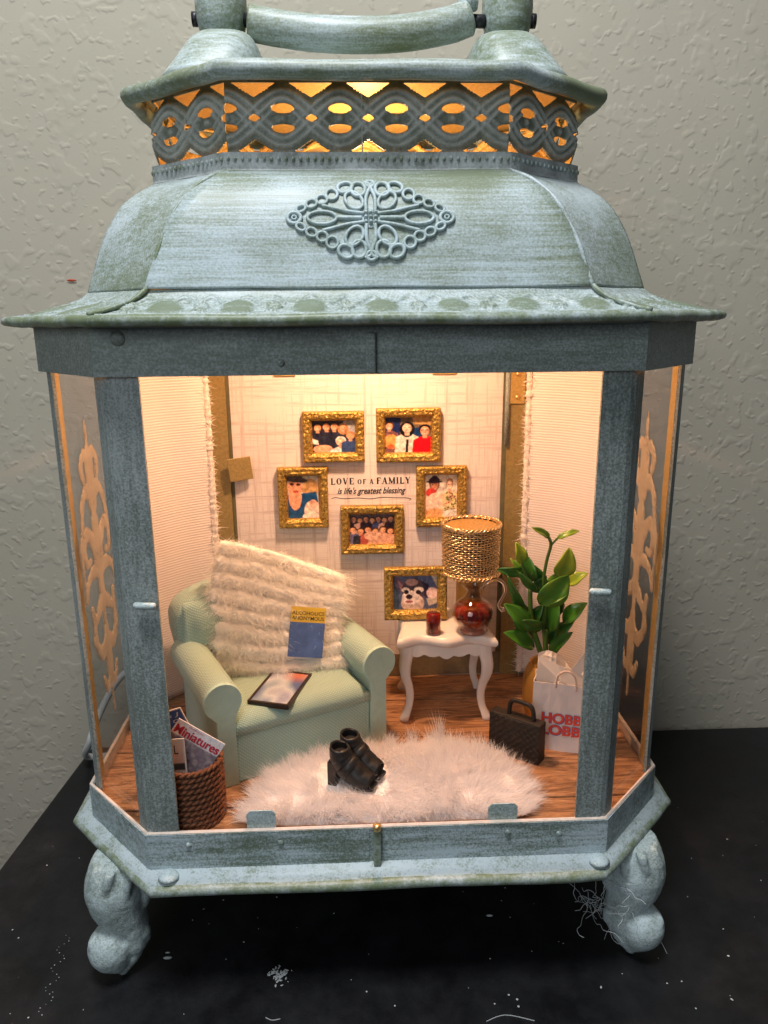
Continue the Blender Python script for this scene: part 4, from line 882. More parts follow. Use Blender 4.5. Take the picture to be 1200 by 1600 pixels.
# ------------------------------------------------------------------ hair helper (flat tapering strips)
def hairs(b, roots, dirs, lens, wid, seg=3, curl=.25, droop=.0):
    for p, d, l_ in zip(roots, dirs, lens):
        p = Vector(p); d = Vector(d).normalized(); side = d.cross(Vector((random.gauss(0, 1), random.gauss(0, 1), random.gauss(0, 1)))).normalized(); vs = []; bend = Vector((random.gauss(0, curl), random.gauss(0, curl), random.gauss(0, curl*.5)-droop))
        for k in range(seg+1):
            t_ = k/seg; c_ = p+d*l_*t_+bend*l_*t_*t_; w_ = wid*(1-t_)**.6*.5
            if k < seg: vs += [c_-side*w_, c_+side*w_]
            else: vs.append(c_)
        fs = [(2*k, 2*k+1, 2*k+3, 2*k+2) for k in range(seg-1)]+[(2*seg-2, 2*seg-1, 2*seg)]; b.add(vs, fs)

# ------------------------------------------------------------------ curtains
def curtain(sx, label):
    root = empty('curtain', (sx*1.4, 1.6, .0)); tag(root, label, 'curtain'); off = Vector((sx*1.4, 1.6, 0))
    A_ = Vector((sx*1.645, 1.36, 0)); B_ = Vector((sx*1.13, 1.80, 0)); 
    if sx > 0: B_ = Vector((1.16, 1.80, 0))
    d = B_-A_; nr = Vector((-d.y, d.x, 0)).normalized()*(-1 if sx > 0 else 1); nr = nr if nr.y < 0 else -nr; b = MB(); rs = []
    for i in range(50):
        z = .0+2.44*i/49; row = []
        for j in range(31):
            t_ = j/30; p = A_+d*t_+Vector((0, 0, z)); wv = .012*math.sin(t_*6+z*.8)+.014*mnoise.noise(Vector((t_*2.4, z*1.1, sx*3))); p += nr*(wv+.01); row.append(p-off)
        rs.append(row)
    b.rings(rs, closed=False, cap=False); b.build('cloth', M['curtain'], root, smooth=True, solid=(.008, 0))
    for e, rr in (((1, .033),) if sx < 0 else ((1, .031), (.16, .014))):
        b = MB(); path = []; rad = []
        for i in range(300):
            z = 2.44*i/299; p = A_+d*e+nr*.02+Vector((0, 0, z)); p += Vector((.006*mnoise.noise(Vector((z*9, 1, sx))), 0, 0)); path.append(p-off); rad.append(rr*(1+.40*mnoise.noise(Vector((z*21, sx*5, 2)))+.30*mnoise.noise(Vector((z*55, sx*5, 9)))))
        b.tube(path, [q*.8 for q in rad], 8); b.build('trim', M['trim'], root, smooth=True)
        b = MB(); rt, dr, le = [], [], []
        for _ in range(int(2600*rr/.03)):
            k = random.randrange(len(path)); a_ = random.uniform(0, 6.283); rt.append(path[k]+Vector((math.cos(a_), math.sin(a_), 0))*rad[k]*.7); dr.append((math.cos(a_)+random.gauss(0, .5), math.sin(a_)+random.gauss(0, .5), random.gauss(0, .8))); le.append(random.uniform(.012, .030))
        hairs(b, rt, dr, le, .0055, 2, .9); b.build('trim_fluff', M['pile'], root, kind='stuff')
curtain(-1, 'ribbed white curtain with a fluffy edge on the left, behind the armchair')
curtain(1, 'ribbed white curtain with a fluffy edge on the right, behind the plant')

# ------------------------------------------------------------------ armchair
CH = empty('armchair', (-.90, .47, ZF), math.atan2(.44, .9)); tag(CH, 'mint green rolled-arm upholstered armchair with a cream blanket over it', 'armchair')
CW, CD = 1.06, .90
def arm(u0, side):   # side -1 left, 1 right ; outline in (u, z)
    pts = []
    ext = .115; top = .665
    # start bottom inner, up to scroll, round, down outer
    inn, out = .055, -.055
    P_ = [(inn, 0), (inn, .44)]
    cx, cz, r = -.012, .56, .115
    for i in range(17):
        a_ = math.radians(-25+ i*(235/16)); P_.append((cx+r*math.cos(a_), cz+r*math.sin(a_)))
    P_ += [(-.055, .44), (out, .40), (out, 0)]
    s_ = 1 if side < 0 else -1
    P_ = [(u0+s_*x, z) for x, z in P_]
    return P_ if side < 0 else P_[::-1]
for u0, sd in ((.028, -1), (CW-.028, 1)):
    b = MB(); P_ = arm(u0, sd); rs = []
    for wv in (.012, .022, .2, .4, .6, .80): rs.append([(x, wv, z) for x, z in P_])
    b.rings(rs); o = b.build('arm', M['chair'], CH, autos=50); orient(o)
    b = MB(); c_ = (sum(x for x, z in P_)/len(P_), sum(z for x, z in P_)/len(P_))
    b.rings([[(x+(c_[0]-x)*k*.06, wv, z+(c_[1]-z)*k*.03) for x, z in P_] for wv, k in ((.012, 0), (.004, 0), (-.006, .0), (-.012, .6))]); o = b.build('arm_facing', M['chair_flat'], CH, autos=40); orient(o)
def cushion(x0, x1, y0, y1, z0, z1, puff, name, mat='chair', nseg=16):
    b = MB(); rs = []
    for z, k in ((z0, .03), (z0+.015, 0), (z1-.03, 0), (z1-.008, .012), (z1, .03)):
        rs.append([Vector((x, y, z)) for x, y in []])
    rs = []
    X = np.linspace(x0, x1, nseg+1); Y = np.linspace(y0, y1, nseg+1); vs = []; fs = []
    for i, x in enumerate(X):
        for j, y in enumerate(Y):
            e = min(1, min(x-x0, x1-x)/.06); f = min(1, min(y-y0, y1-y)/.06); rr = (1-(1-min(e, 1))**2)**.5*(1-(1-min(f, 1))**2)**.5 if min(e, f) >= 0 else 0
            vs.append((x, y, z1-.045+.045*rr+puff*math.sin(math.pi*(x-x0)/(x1-x0))*math.sin(math.pi*(y-y0)/(y1-y0))))
    nn = nseg+1
    fs = [(i*nn+j, (i+1)*nn+j, (i+1)*nn+j+1, i*nn+j+1) for i in range(nseg) for j in range(nseg)]
    b.add(vs, fs); bd = [i*nn for i in range(nn)]+[(nn-1)*nn+j for j in range(1, nn)]+[i*nn+nn-1 for i in range(nn-2, -1, -1)]+[j for j in range(nn-2, 0, -1)]
    k0 = len(b.v); b.v += [(b.v[i][0], b.v[i][1], z0) for i in bd]; m_ = len(bd)
    for i in range(m_): b.f.append((bd[i], k0+i, k0+(i+1) % m_, bd[(i+1) % m_])); b.m.append(0)
    b.f.append(tuple(k0+i for i in range(m_))); b.m.append(0)
    o = b.build(name, M[mat], CH, smooth=True); orient(o); return o
cushion(.085, CW-.085, -.005, .80, .318, .425, .03, 'seat_cushion')
b = MB(); b.box((CW/2, .40, .16), (CW-.168, .79, .315)); b.build('seat_base', M['chair'], CH, bevel=.012)
# back: arched, buttoned, thick
b = MB(); rs = []
for k, (wv, ins) in enumerate(((.93, .02), (.95, 0), (.90, -.005), (.80, 0), (.745, .02), (.725, .07))):
    row = []
    P_ = [(-.02, .35), (-.035, .55), (-.06, .72), (-.05, .84), (.02, .92), (.14, .965), (.30, 1.0), (.53, 1.02), (.76, .99), (.95, .92), (1.06, .80), (1.09, .65), (1.07, .5), (1.06, .35)]
    P2 = smoothpath([(x, z, 0) for x, z in P_], 3); c0 = Vector((.53, .65, 0))
    row = [(p.x+(c0.x-p.x)*ins*1.2, wv, p.y+(c0.y-p.y)*ins*1.4) for p in P2]; rs.append(row)
b.rings(rs); o = b.build('backrest', M['chair'], CH, autos=60); orient(o)
b = MB(); rs = []
for i in range(13):
    row = []
    for j in range(17):
        u = -.02+.40*j/16; z = .42+.52*i/12; e = min(1, min(j, 16-j)/4)*min(1, min(i, 12-i)/3); fold = .028*math.sin((u*9+z*7))+.02*math.sin(u*17-z*9); row.append((u, .70-.05*e-fold*e*.8, z-.25*(u-.19)**2))
    rs.append(row)
b.rings(rs, closed=False, cap=False); o = b.build('back_pleat', M['chair'], CH, smooth=True, solid=(.03, 0))
b = MB(); b.box((CW/2, .93, .20), (CW-.02, .03, .40)); b.build('back_panel', M['chair'], CH, bevel=.01)

# blanket over the chair back
BK = empty('blanket', (-.6, 1.2, .36)); tag(BK, 'cream fluffy ribbed blanket draped over the back of the mint armchair', 'blanket')
Lf = smoothpath([aty(345, 846, 1.26), aty(334, 895, 1.22), aty(328, 945, 1.17), aty(334, 995, 1.13), aty(332, 1047, 1.10)], 8)
Rt = smoothpath([aty(540, 902, 1.42), aty(542, 932, 1.36), aty(530, 965, 1.30), aty(534, 1003, 1.24), aty(541, 1042, 1.18)], 8)
NB = 96; OFFB = Vector((-.6, 1.2, .36)); rs = []; roots = []; dirs = []; lens = []
def blk(s_, t_):   # s across 0..1, t down 0..1
    a = Lf[0].lerp(Lf[0], 0); i = t_*(len(Lf)-1); k = min(int(i), len(Lf)-2); f = i-k; a = Lf[k].lerp(Lf[k+1], f); c_ = Rt[k].lerp(Rt[k+1], f)
    p = a.lerp(c_, s_); sag = math.sin(math.pi*s_); p = p+Vector((0, -.05*sag, .035*sag*(1-t_)-.012*sag*t_)); return p
nrmB = Vector((.12, -.85, .5)).normalized()
NR = 8.0
for i in range(NB+1):
    t_ = i/NB; row = []
    for j in range(61):
        s_ = j/60; ph = t_*NR+.15*math.sin(s_*5+t_*3)+.10*mnoise.noise(Vector((s_*9, t_*9, 2))); rdg = abs(math.sin(math.pi*ph))**.7; p = blk(s_, t_)+nrmB*(.055*rdg+.016*mnoise.noise(Vector((s_*14, t_*30, 0)))+.010*mnoise.noise(Vector((s_*40, t_*60, 4)))); p += nrmB*(-.03*(max(0, abs(s_-.5)*2-.93)/.07)); row.append(p-OFFB)
    rs.append(row)
b = MB(); b.rings(rs, closed=False, cap=False); b.build('cloth', M['blanket'], BK, smooth=True, solid=(.03, -1) if False else (.02, 0))
b = MB()
for _ in range(44000):
    s_ = random.random(); t_ = random.random(); ph = t_*NR+.15*math.sin(s_*5+t_*3)+.10*mnoise.noise(Vector((s_*9, t_*9, 2))); rdg = abs(math.sin(math.pi*ph))**.7
    if random.random() > .25+rdg: continue
    if .56 < s_ < .82 and .50 < t_ < .88: continue
    p = blk(s_, t_)+nrmB*(.04*rdg); tz = math.cos(math.pi*ph)*(1 if math.sin(math.pi*ph) > 0 else -1); side = 0
    if s_ > .96: side = 1
    if s_ < .04: side = -1
    d = nrmB*(.8)+Vector((side*.9+random.gauss(0, .45), random.gauss(0, .2), -tz*-.55+random.gauss(0, .35)-.25+(.5 if t_ < .03 else 0))); roots.append(p-OFFB); dirs.append(d); lens.append(random.uniform(.030, .072))
hairs(b, roots, dirs, lens, .0036, 2, .6, .35); b.build('pile', M['pile'], BK, kind='stuff')

# fur rug
RG = empty('rug', (0, .45, ZF)); tag(RG, 'fluffy white long haired fur rug on the wood floor in front of the armchair', 'rug')
RO = Vector((0, .45, ZF))
pts = [(368, 1292), (385, 1250), (410, 1222), (460, 1202), (520, 1188), (585, 1174), (640, 1166), (700, 1166), (760, 1178), (812, 1203), (842, 1238), (846, 1268), (822, 1288)]
out = [atz(x, y, ZF) for x, y in pts]; out = [Vector((.05+(p.x-.05)*.93, max(.075, .45+(p.y-.45)*.95), 0)) for p in out]; out += [Vector((.5, .075, 0)), (Vector((0, .072, 0))), Vector((-.4, .074, 0))]
OUT = smoothpath(out, 4, True); cen = Vector((.08, .42, 0))
b = MB(); rs = []
for k, z in ((1, .002), (1, .018), (.93, .038), (.75, .050), (.5, .054), (.2, .056), (.01, .056)): rs.append([cen+(p-cen)*k*.97+Vector((0, 0, z))-Vector((0, .45, 0)) for p in OUT])
b.rings(rs); b.build('backing', M['fur_base'], RG, smooth=True)
def inside(x, y):
    c_ = False; nn = len(OUT); j = nn-1
    for i in range(nn):
        if (OUT[i].y > y) != (OUT[j].y > y) and x < (OUT[j].x-OUT[i].x)*(y-OUT[i].y)/(OUT[j].y-OUT[i].y+1e-12)+OUT[i].x: c_ = not c_
        j = i
    return c_
roots, dirs, lens = [], [], []
while len(roots) < 46000:
    x, y = random.uniform(-.85, 1.0), random.uniform(.07, .95)
    if not inside(x, y): continue
    if -.33 < x < .05 and .28 < y < .64 and random.random() < .88: continue
    q = Vector((x, y, 0))-cen; r = min(1, max(abs(q.x)/.85, abs(q.y)/.42)); n1 = mnoise.noise(Vector((x*3.2, y*3.2, 0))); n2 = mnoise.noise(Vector((x*3.2, y*3.2, 7.7))); tuft = mnoise.noise(Vector((x*13, y*13, 3)))
    d = Vector((q.x*1.1+n1*1.5+tuft*.8, q.y*1.5+n2*1.4-tuft*.6, .55+.45*(1-r)+.5*tuft)); 
    if y < .13: d.y = abs(d.y)*.3
    if x > .35 and y > .55: d = Vector((q.x*.3-.15, .5+n2*.3, .9))
    roots.append((x, y-.45, .042*(1-r**3))); dirs.append(d); lens.append(random.uniform(.05, .125)*(1.0+.35*tuft))
b = MB(); hairs(b, roots, dirs, lens, .0036, 3, .3, .12)
r_ = random.Random(5); tr, td, tl = [], [], []
for (tx, ty, ln, cnt) in ((.43, .80, .24, 60), (.40, .78, .16, 60), (.10, .80, .12, 50), (-.55, .52, .14, 60), (.25, .82, .14, 50), (.8, .45, .16, 60), (.84, .3, .14, 60), (.7, .62, .15, 60)):
    for i in range(cnt): tr.append((tx+r_.gauss(0, .02), ty-.45+r_.gauss(0, .02), .03)); td.append((-.12+r_.gauss(0, .10)+(tx > .6)*.9-(tx < -.4)*.8, .15+r_.gauss(0, .1), 1 if tx < .6 else .4)); tl.append(ln*r_.uniform(.6, 1))
hairs(b, tr, td, tl, .004, 3, .12); b.build('fur', M['fur'], RG, kind='stuff')

# tablet on the seat
def slab_from(name, cs, th, mats, label, cat, bez=.02, scr=None):
    """cs: world corners TL, TR, BR, BL"""
    TL, TR, BR, BL = cs; X_ = ((TR-TL)+(BR-BL))/2; Y_ = ((TL-BL)+(TR-BR))/2; m_ = frame_mat(BL, X_, Y_); wd, hd = X_.length, Y_.length
    root = empty(name, BL); tag(root, label, cat); m2 = m_.copy(); m2.translation = Vector((0, 0, 0)); return root, m2, wd, hd
cs = [atz(420, 1044, .405), atz(481, 1053, .405), atz(449, 1101, .40), atz(386, 1096, .40)]
root, m2, wd, hd = slab_from('tablet', cs, .03, None, 'small dark framed tablet with a cloudy orange and blue screen lying on the chair seat', 'tablet')
b = MB(); prism(b, [(0, 0), (wd, 0), (wd, hd), (0, hd)], m2, -.028); o = b.build('case', M['bezel'], root, bevel=.006); orient(o)
b = MB(); 
for (x0, y0, x1, y1) in ((0, 0, wd, .016), (0, hd-.016, wd, hd), (0, .016, .016, hd-.016), (wd-.016, .016, wd, hd-.016)): prism(b, [(x0, y0), (x1, y0), (x1, y1), (x0, y1)], m2 @ Matrix.Translation((0, 0, .0005)), .006)
o = b.build('bezel', M['bezel'], root); orient(o)
c = Canvas(40, 50, (.4, .45, .6)); c.mottled([(.10, .14, .30), (.30, .38, .50), (.55, .60, .66), (.34, .36, .50)], 2.6)
for i in range(c.nv):
    for j in range(c.nu):
        k = max(0, 1-math.hypot((j/c.nu-.75)/.5, (i/c.nv-.05)/.28)); c.a[i, j] = c.a[i, j]*(1-k)+np.array((.62, .16, .05))*k
c.mesh('screen', m2 @ Matrix.Translation((.014, .014, .002)), wd-.028, hd-.028, root, M['print'])
# book leaning on the blanket
cs = [aty(453, 948, 1.13), aty(506, 951, 1.15), aty(503, 1028, 1.06), aty(450, 1025, 1.045)]
root, m2, wd, hd = slab_from('book', cs, .02, None, 'small book with yellow top band and blue cover propped against the cream blanket', 'book')
b = MB(); prism(b, [(0, 0), (wd, 0), (wd, hd), (0, hd)], m2, -.03); o = b.build('pages', M['bag'], root); orient(o)
b = MB(); prism(b, [(-.004, -.003), (wd+.002, -.003), (wd+.002, hd*.70), (-.004, hd*.70)], m2 @ Matrix.Translation((0, 0, .001)), .003); o = b.build('cover', M['book_blue'], root); orient(o)
b = MB(); prism(b, [(-.004, hd*.70), (wd+.002, hd*.70), (wd+.002, hd+.003), (-.004, hd+.003)], m2 @ Matrix.Translation((0, 0, .001)), .003); o = b.build('title_band', M['book_gold'], root); orient(o)
text('lettering', 'ALCOHOLICS', M['ink'], m2 @ Matrix.Translation((.005, hd*.85, .0055)), root, width=wd-.012, height=hd*.075, bold=.006)
text('lettering', 'ANONYMOUS', M['ink'], m2 @ Matrix.Translation((.005, hd*.745, .0055)), root, width=wd-.012, height=hd*.075, bold=.006)

# ------------------------------------------------------------------ side table
ST = empty('side_table', (.505, 1.40, ZF), -.02); tag(ST, 'small white enamel side table with curved legs and scalloped edges, holding the lamp', 'side table')
def toppts(hw, hd, ins):
    pts = []
    for i in range(25): t_ = i/24; pts.append((-hw+2*hw*t_, -hd-.028*math.cos(t_*4*math.pi)*(1 if 0 < t_ < 1 else 1)+.0))
    for i in range(1, 17): t_ = i/16; pts.append((hw+.02*math.cos(t_*2*math.pi)*1.0-.02, -hd-.028+2*(hd+.028)*t_))
    for i in range(1, 25): t_ = i/24; pts.append((hw-2*hw*t_, hd+.028*math.cos(t_*4*math.pi)))
    for i in range(1, 16): t_ = i/16; pts.append((-hw-.02*math.cos(t_*2*math.pi)+.02, hd+.028-2*(hd+.028)*t_))
    return pts
b = MB(); base = toppts(.335, .275, 0); rs = []
for k, z in ((.90, .565), (.97, .570), (1.0, .585), (1.01, .60), (1.0, .615), (.96, .630), (.93, .634), (.915, .630), (.90, .632), (.0, .632)): rs.append([(x*k, y*k, z) for x, y in base])
b.rings(rs); b.build('top', M['white_paint'], ST, autos=65)
for sy in (-1, 1):
    b = MB(); P_ = [(-.28, .57), (-.28, .515)]
    for i in range(33):
        t_ = i/32; zz = .505-.022*abs(math.sin(t_*math.pi*5))-(.018*math.sin((t_-.3)/.4*math.pi) if .3 < t_ < .7 else 0); P_.append((-.25+.50*t_, zz))
    P_ += [(.28, .515), (.28, .57)]
    prism(b, P_, frame_mat((0, sy*.235+.008, 0), (1, 0, 0), (0, 0, 1)), .018); o = b.build('apron', M['white_paint'], ST); orient(o)
for sx in (-1, 1): b = MB(); b.box((sx*.275, 0, .53), (.016, .45, .07)); b.build('apron', M['white_paint'], ST)
for sx in (-1, 1):
    for sy in (-1, 1):
        b = MB(); rs = []; spec = [(.57, 0, .048), (.50, .004, .046), (.42, .018, .042), (.34, .014, .036), (.26, -.008, .030), (.18, -.018, .027), (.10, -.008, .026), (.05, .012, .030), (.02, .022, .032), (.0, .020, .026)]
        for z, o_, r in [tuple(p) for p in smoothpath(spec, 3)]: rs.append([(sx*(.262+o_)+r*math.copysign(abs(math.cos(q))**.6, math.cos(q)), sy*(.215+o_*.7)+r*.75*math.copysign(abs(math.sin(q))**.6, math.sin(q)), z) for q in (2*math.pi*i/20 for i in range(20))])
        b.rings(rs); o = b.build('leg', M['white_paint'], ST, smooth=True); orient(o)
b = MB(); b.lathe([(.05, 0), (.052, .008), (.04, .028), (.02, .036), (.001, .038)], (-.262, -.232, .001), 16); b.build('foot_pad', M['plastic'], ST, smooth=True)
TZ = ZF+.633
# lamp
LM = empty('table_lamp', (.705, 1.50, TZ)); tag(LM, 'table lamp with a woven sparkling gold drum shade at the back of the white table', 'lamp')
b = MB(); b.lathe([(.11, 0), (.112, .02), (.10, .05), (.098, .30), (.105, .34), (.08, .37)], (0, 0, 0), 28); b.build('body', M['vase'], LM, smooth=True)
S0, S1 = .925-TZ, 1.262-TZ; RT, RBm = .198, .190
b = MB()
for i in range(23):
    z = S0+(S1-S0)*i/22; path = []
    for j in range(96): a_ = 2*math.pi*j/96; rr = (RBm+(RT-RBm)*i/22)+.006*math.sin(j*math.pi*.5+(i % 2)*math.pi)+.004*mnoise.noise(Vector((math.cos(a_)*4, math.sin(a_)*4, i))); path.append((rr*math.cos(a_), rr*math.sin(a_), z+.003*math.sin(a_*3+i)+.003*mnoise.noise(Vector((a_*3, i, 0)))))
    b.tube(path, .0048 if 0 < i < 22 else .012, 5, closed=True)
b.build('woven_threads', M['gold_thread'], LM, smooth=True)
b = MB()
for j in range(48):
    a_ = 2*math.pi*(j+.5)/48; b.tube([((RBm+(RT-RBm)*k/10+.006*(-1)**k)*math.cos(a_+.01*math.sin(k)), (RBm+(RT-RBm)*k/10+.006*(-1)**k)*math.sin(a_+.01*math.sin(k)), S0+(S1-S0)*k/10) for k in range(11)], .0045, 4)
b.build('upright_threads', M['gold_thread'], LM, kind='stuff')
b = MB(); b.lathe([(RBm-.012, S0), (RT-.012, S1)], (0, 0, 0), 32, cap=False); b.build('shade_lining', M['brown'], LM, smooth=True)
b = MB(); b.lathe([(.001, S1-.006), (RT-.006, S1-.008), (RT-.006, S1-.016), (.001, S1-.014)], (0, 0, 0), 32); b.build('shade_top', M['gold_disc'], LM)
for zz, nm in ((S1+.004, 'top_braid'), (S0-.004, 'bottom_braid')):
    b = MB()
    for s_ in (0, math.pi): b.tube([((RT+.002+.008*math.cos(j*.9+s_))*math.cos(2*math.pi*j/140), (RT+.002+.008*math.cos(j*.9+s_))*math.sin(2*math.pi*j/140), zz+.010*math.sin(j*.9+s_)) for j in range(140)], .0075, 5, closed=True)
    b.build(nm, M['gold_thread'], LM, smooth=True)
# pitcher
PT = empty('pitcher', (.685, 1.215, TZ)); tag(PT, 'round clear glass pitcher with curled handle, filled with red drink, in front of the lamp', 'pitcher')
pr_ = smoothpath([(.070, 0, 0), (.092, 0, .006), (.090, 0, .025), (.078, 0, .038), (.112, 0, .065), (.140, 0, .115), (.142, 0, .155), (.120, 0, .205), (.075, 0, .245), (.052, 0, .27), (.048, 0, .30), (.055, 0, .33), (.072, 0, .352)], 3)
b = MB(); rs = []
for p in pr_:
    rs.append([((p.x+(max(0, p.z-.30)/.052*.035*max(0, math.cos(q-math.pi))**3))*math.cos(q), p.x*math.sin(q), p.z) for q in (2*math.pi*i/32 for i in range(32))])
b.rings(rs, cap=False); b.build('glass_body', M['clear'], PT, smooth=True, solid=(.006, -1))
b = MB(); b.lathe([(max(.001, p.x-.010), p.z) for p in pr_ if .04 < p.z < .20]+[(.001, .205)], (0, 0, 0), 32); b.build('drink', M['liquid'], PT, smooth=True)
b = MB(); b.lathe([(.001, .004), (.085, .008), (.078, .03), (.001, .034)], (0, 0, 0), 28); b.build('glass_foot', simple('pink_glass_foot', (.55, .22, .16), .12, 0, 6, spec=.8), PT, smooth=True)
b = MB(); b.tube(smoothpath([(.055, 0, .315), (.10, 0, .36), (.155, 0, .375), (.20, 0, .345), (.215, 0, .29), (.195, 0, .24), (.175, 0, .195), (.185, 0, .165), (.205, 0, .15), (.20, 0, .17)], 5), .012, 10); b.build('handle', M['thick'], PT, smooth=True)
# tumbler
TB = empty('tumbler', (.415, 1.205, TZ)); tag(TB, 'small clear glass tumbler of red drink with ice standing before the dog photo', 'glass')
b = MB(); b.lathe([(.040, 0), (.052, .004), (.052, .195)], (0, 0, 0), 24, cap=False); b.build('glass_wall', M['pane'], TB, smooth=True)
b = MB(); b.lathe([(.001, .012), (.047, .012), (.047, .145), (.001, .147)], (0, 0, 0), 24); b.build('drink', M['drink'], TB, smooth=True)
for i, (x, y, z) in enumerate(((.012, -.015, .15), (-.016, .01, .155), (.015, .016, .17), (-.01, -.012, .175))):
    b = MB(); b.box((x, y, z), (.026, .026, .026), Matrix.Rotation(i*.8, 3, 'X') @ Matrix.Rotation(i*.6, 3, 'Z')); b.build('ice', M['clear'], TB, bevel=.004)

# ------------------------------------------------------------------ plant
PL = empty('potted_plant', (1.205, 1.22, ZF)); tag(PL, 'green plastic leafy plant in a tall matt gold vase in the right corner', 'plant'); PO = Vector((1.205, 1.22, ZF))
b = MB(); b.lathe([(p.x, p.z) for p in smoothpath([(.10, 0, 0), (.135, 0, .01), (.155, 0, .10), (.160, 0, .20), (.150, 0, .31), (.125, 0, .37), (.112, 0, .385), (.118, 0, .395), (.105, 0, .39), (.09, 0, .34)], 3)], (0, 0, 0), 36); b.build('vase', M['vase'], PL, smooth=True)
def zp(x, y): return 770+x*.15, 810+y*.15
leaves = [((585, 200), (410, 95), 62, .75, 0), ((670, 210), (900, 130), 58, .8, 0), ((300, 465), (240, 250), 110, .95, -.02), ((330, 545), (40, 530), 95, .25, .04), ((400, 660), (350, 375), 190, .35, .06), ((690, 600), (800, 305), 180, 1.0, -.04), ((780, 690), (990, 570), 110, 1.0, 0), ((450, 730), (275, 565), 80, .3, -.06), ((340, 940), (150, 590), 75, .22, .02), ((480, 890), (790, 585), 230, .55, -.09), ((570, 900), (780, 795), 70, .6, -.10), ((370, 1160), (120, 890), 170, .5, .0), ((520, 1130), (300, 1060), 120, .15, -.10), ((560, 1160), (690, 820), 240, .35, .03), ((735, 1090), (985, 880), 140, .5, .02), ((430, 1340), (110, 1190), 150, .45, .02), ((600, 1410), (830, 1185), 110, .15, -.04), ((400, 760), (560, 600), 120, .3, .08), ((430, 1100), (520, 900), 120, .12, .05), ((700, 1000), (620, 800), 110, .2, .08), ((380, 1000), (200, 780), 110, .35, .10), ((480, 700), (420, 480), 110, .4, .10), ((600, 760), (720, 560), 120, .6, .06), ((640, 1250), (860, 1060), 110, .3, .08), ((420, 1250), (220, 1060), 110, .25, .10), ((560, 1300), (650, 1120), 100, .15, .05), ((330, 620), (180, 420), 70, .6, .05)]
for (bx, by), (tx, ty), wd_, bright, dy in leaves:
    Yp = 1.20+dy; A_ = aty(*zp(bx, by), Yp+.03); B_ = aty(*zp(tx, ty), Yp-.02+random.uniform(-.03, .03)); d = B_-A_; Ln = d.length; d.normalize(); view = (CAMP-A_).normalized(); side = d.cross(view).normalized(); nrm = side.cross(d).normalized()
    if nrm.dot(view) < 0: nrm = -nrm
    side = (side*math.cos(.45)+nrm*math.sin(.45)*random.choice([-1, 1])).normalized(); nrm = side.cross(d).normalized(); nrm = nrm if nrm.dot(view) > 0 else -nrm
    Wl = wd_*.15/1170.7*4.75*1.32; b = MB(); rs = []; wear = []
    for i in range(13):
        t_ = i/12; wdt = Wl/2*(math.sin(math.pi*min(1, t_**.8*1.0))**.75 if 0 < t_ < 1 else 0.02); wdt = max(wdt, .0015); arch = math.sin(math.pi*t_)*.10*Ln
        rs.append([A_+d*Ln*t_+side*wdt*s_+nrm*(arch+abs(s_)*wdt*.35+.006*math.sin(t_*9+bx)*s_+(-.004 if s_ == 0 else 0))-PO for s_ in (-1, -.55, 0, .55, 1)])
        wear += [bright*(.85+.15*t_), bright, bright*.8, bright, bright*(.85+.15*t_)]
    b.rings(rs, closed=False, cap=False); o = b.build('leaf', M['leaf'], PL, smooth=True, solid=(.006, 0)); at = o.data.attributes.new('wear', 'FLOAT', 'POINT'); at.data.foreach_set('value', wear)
for pts, r in (([(585, 200), (605, 280), (560, 450), (525, 680), (520, 1000), (545, 1420)], .011), ([(670, 210), (620, 265), (600, 290)], .008), ([(735, 1090), (680, 1130), (640, 1280), (600, 1420)], .010), ([(390, 740), (395, 950), (430, 1180), (500, 1420)], .016), ([(430, 1160), (470, 1280), (520, 1420)], .014), ([(300, 465), (330, 560), (400, 740)], .008), ([(560, 1150), (550, 1300), (560, 1420)], .016), ([(780, 690), (700, 760), (560, 900), (545, 1100)], .009)):
    b = MB(); b.tube(smoothpath([aty(*zp(*p), 1.22)-PO for p in pts], 5), r, 7); b.build('stem', M['stem'], PL, smooth=True)

# ------------------------------------------------------------------ bags
g0 = Vector((1.015, .80, ZF)); BGa = -math.atan2(.12, .36)
BG = empty('shopping_bag', g0, BGa); tag(BG, 'white paper shopping bag with red block letters and tissue, standing beside the gold vase', 'shopping bag')
BWd, BHt, BDp = .42, .47, .17
b = MB(); 
for (x0, y0, x1, y1) in ((0, 0, BWd, 0), (BWd, 0, BWd, BDp), (BWd, BDp, 0, BDp), (0, BDp, 0, 0)):
    rs = [[(x0+(x1-x0)*i/8+.003*math.sin(i+z*9), y0+(y1-y0)*i/8+.004*math.sin(i*1.3+z*7), z) for i in range(9)] for z in (0, BHt*.3, BHt*.6, BHt*.85, BHt)]
    b.rings(rs, closed=False, cap=False)
b.add([(0, 0, .002), (BWd, 0, .002), (BWd, BDp, .002), (0, BDp, .002)], [(0, 1, 2, 3)])
b.build('bag_body', M['bag'], BG, solid=(.004, 0))
b = MB(); rs = []
for i in range(15):
    t_ = i/14; row = []
    for j in range(9): s_ = j/8; z = BHt-.06+s_*(.10+.20*(.5+.5*math.sin(t_*7+.6))*(1-.5*abs(t_-.65))); row.append((.01+t_*(BWd-.02), .05+.05*s_+.035*math.sin(t_*11+s_*3)+.02*mnoise.noise(Vector((t_*6, s_*3, 1))), z))
    rs.append(row)
b.rings(rs, closed=False, cap=False); b.build('tissue_paper', M['tissue'], BG, smooth=False, solid=(.003, 0))
b = MB(); b.add([(.0, .07, BHt-.05), (.02, .05, BHt+.12), (.03, .055, BHt+.155), (.14, .04, BHt+.11), (.22, .06, BHt+.08), (.30, .05, BHt+.22), (.38, .07, BHt+.11), (.38, .08, BHt-.05), (.17, .03, BHt)], [(0, 1, 2, 3, 8), (8, 3, 4), (8, 4, 5, 6, 7)]); b.build('tissue_paper', M['tissue'], BG, solid=(.003, 0))
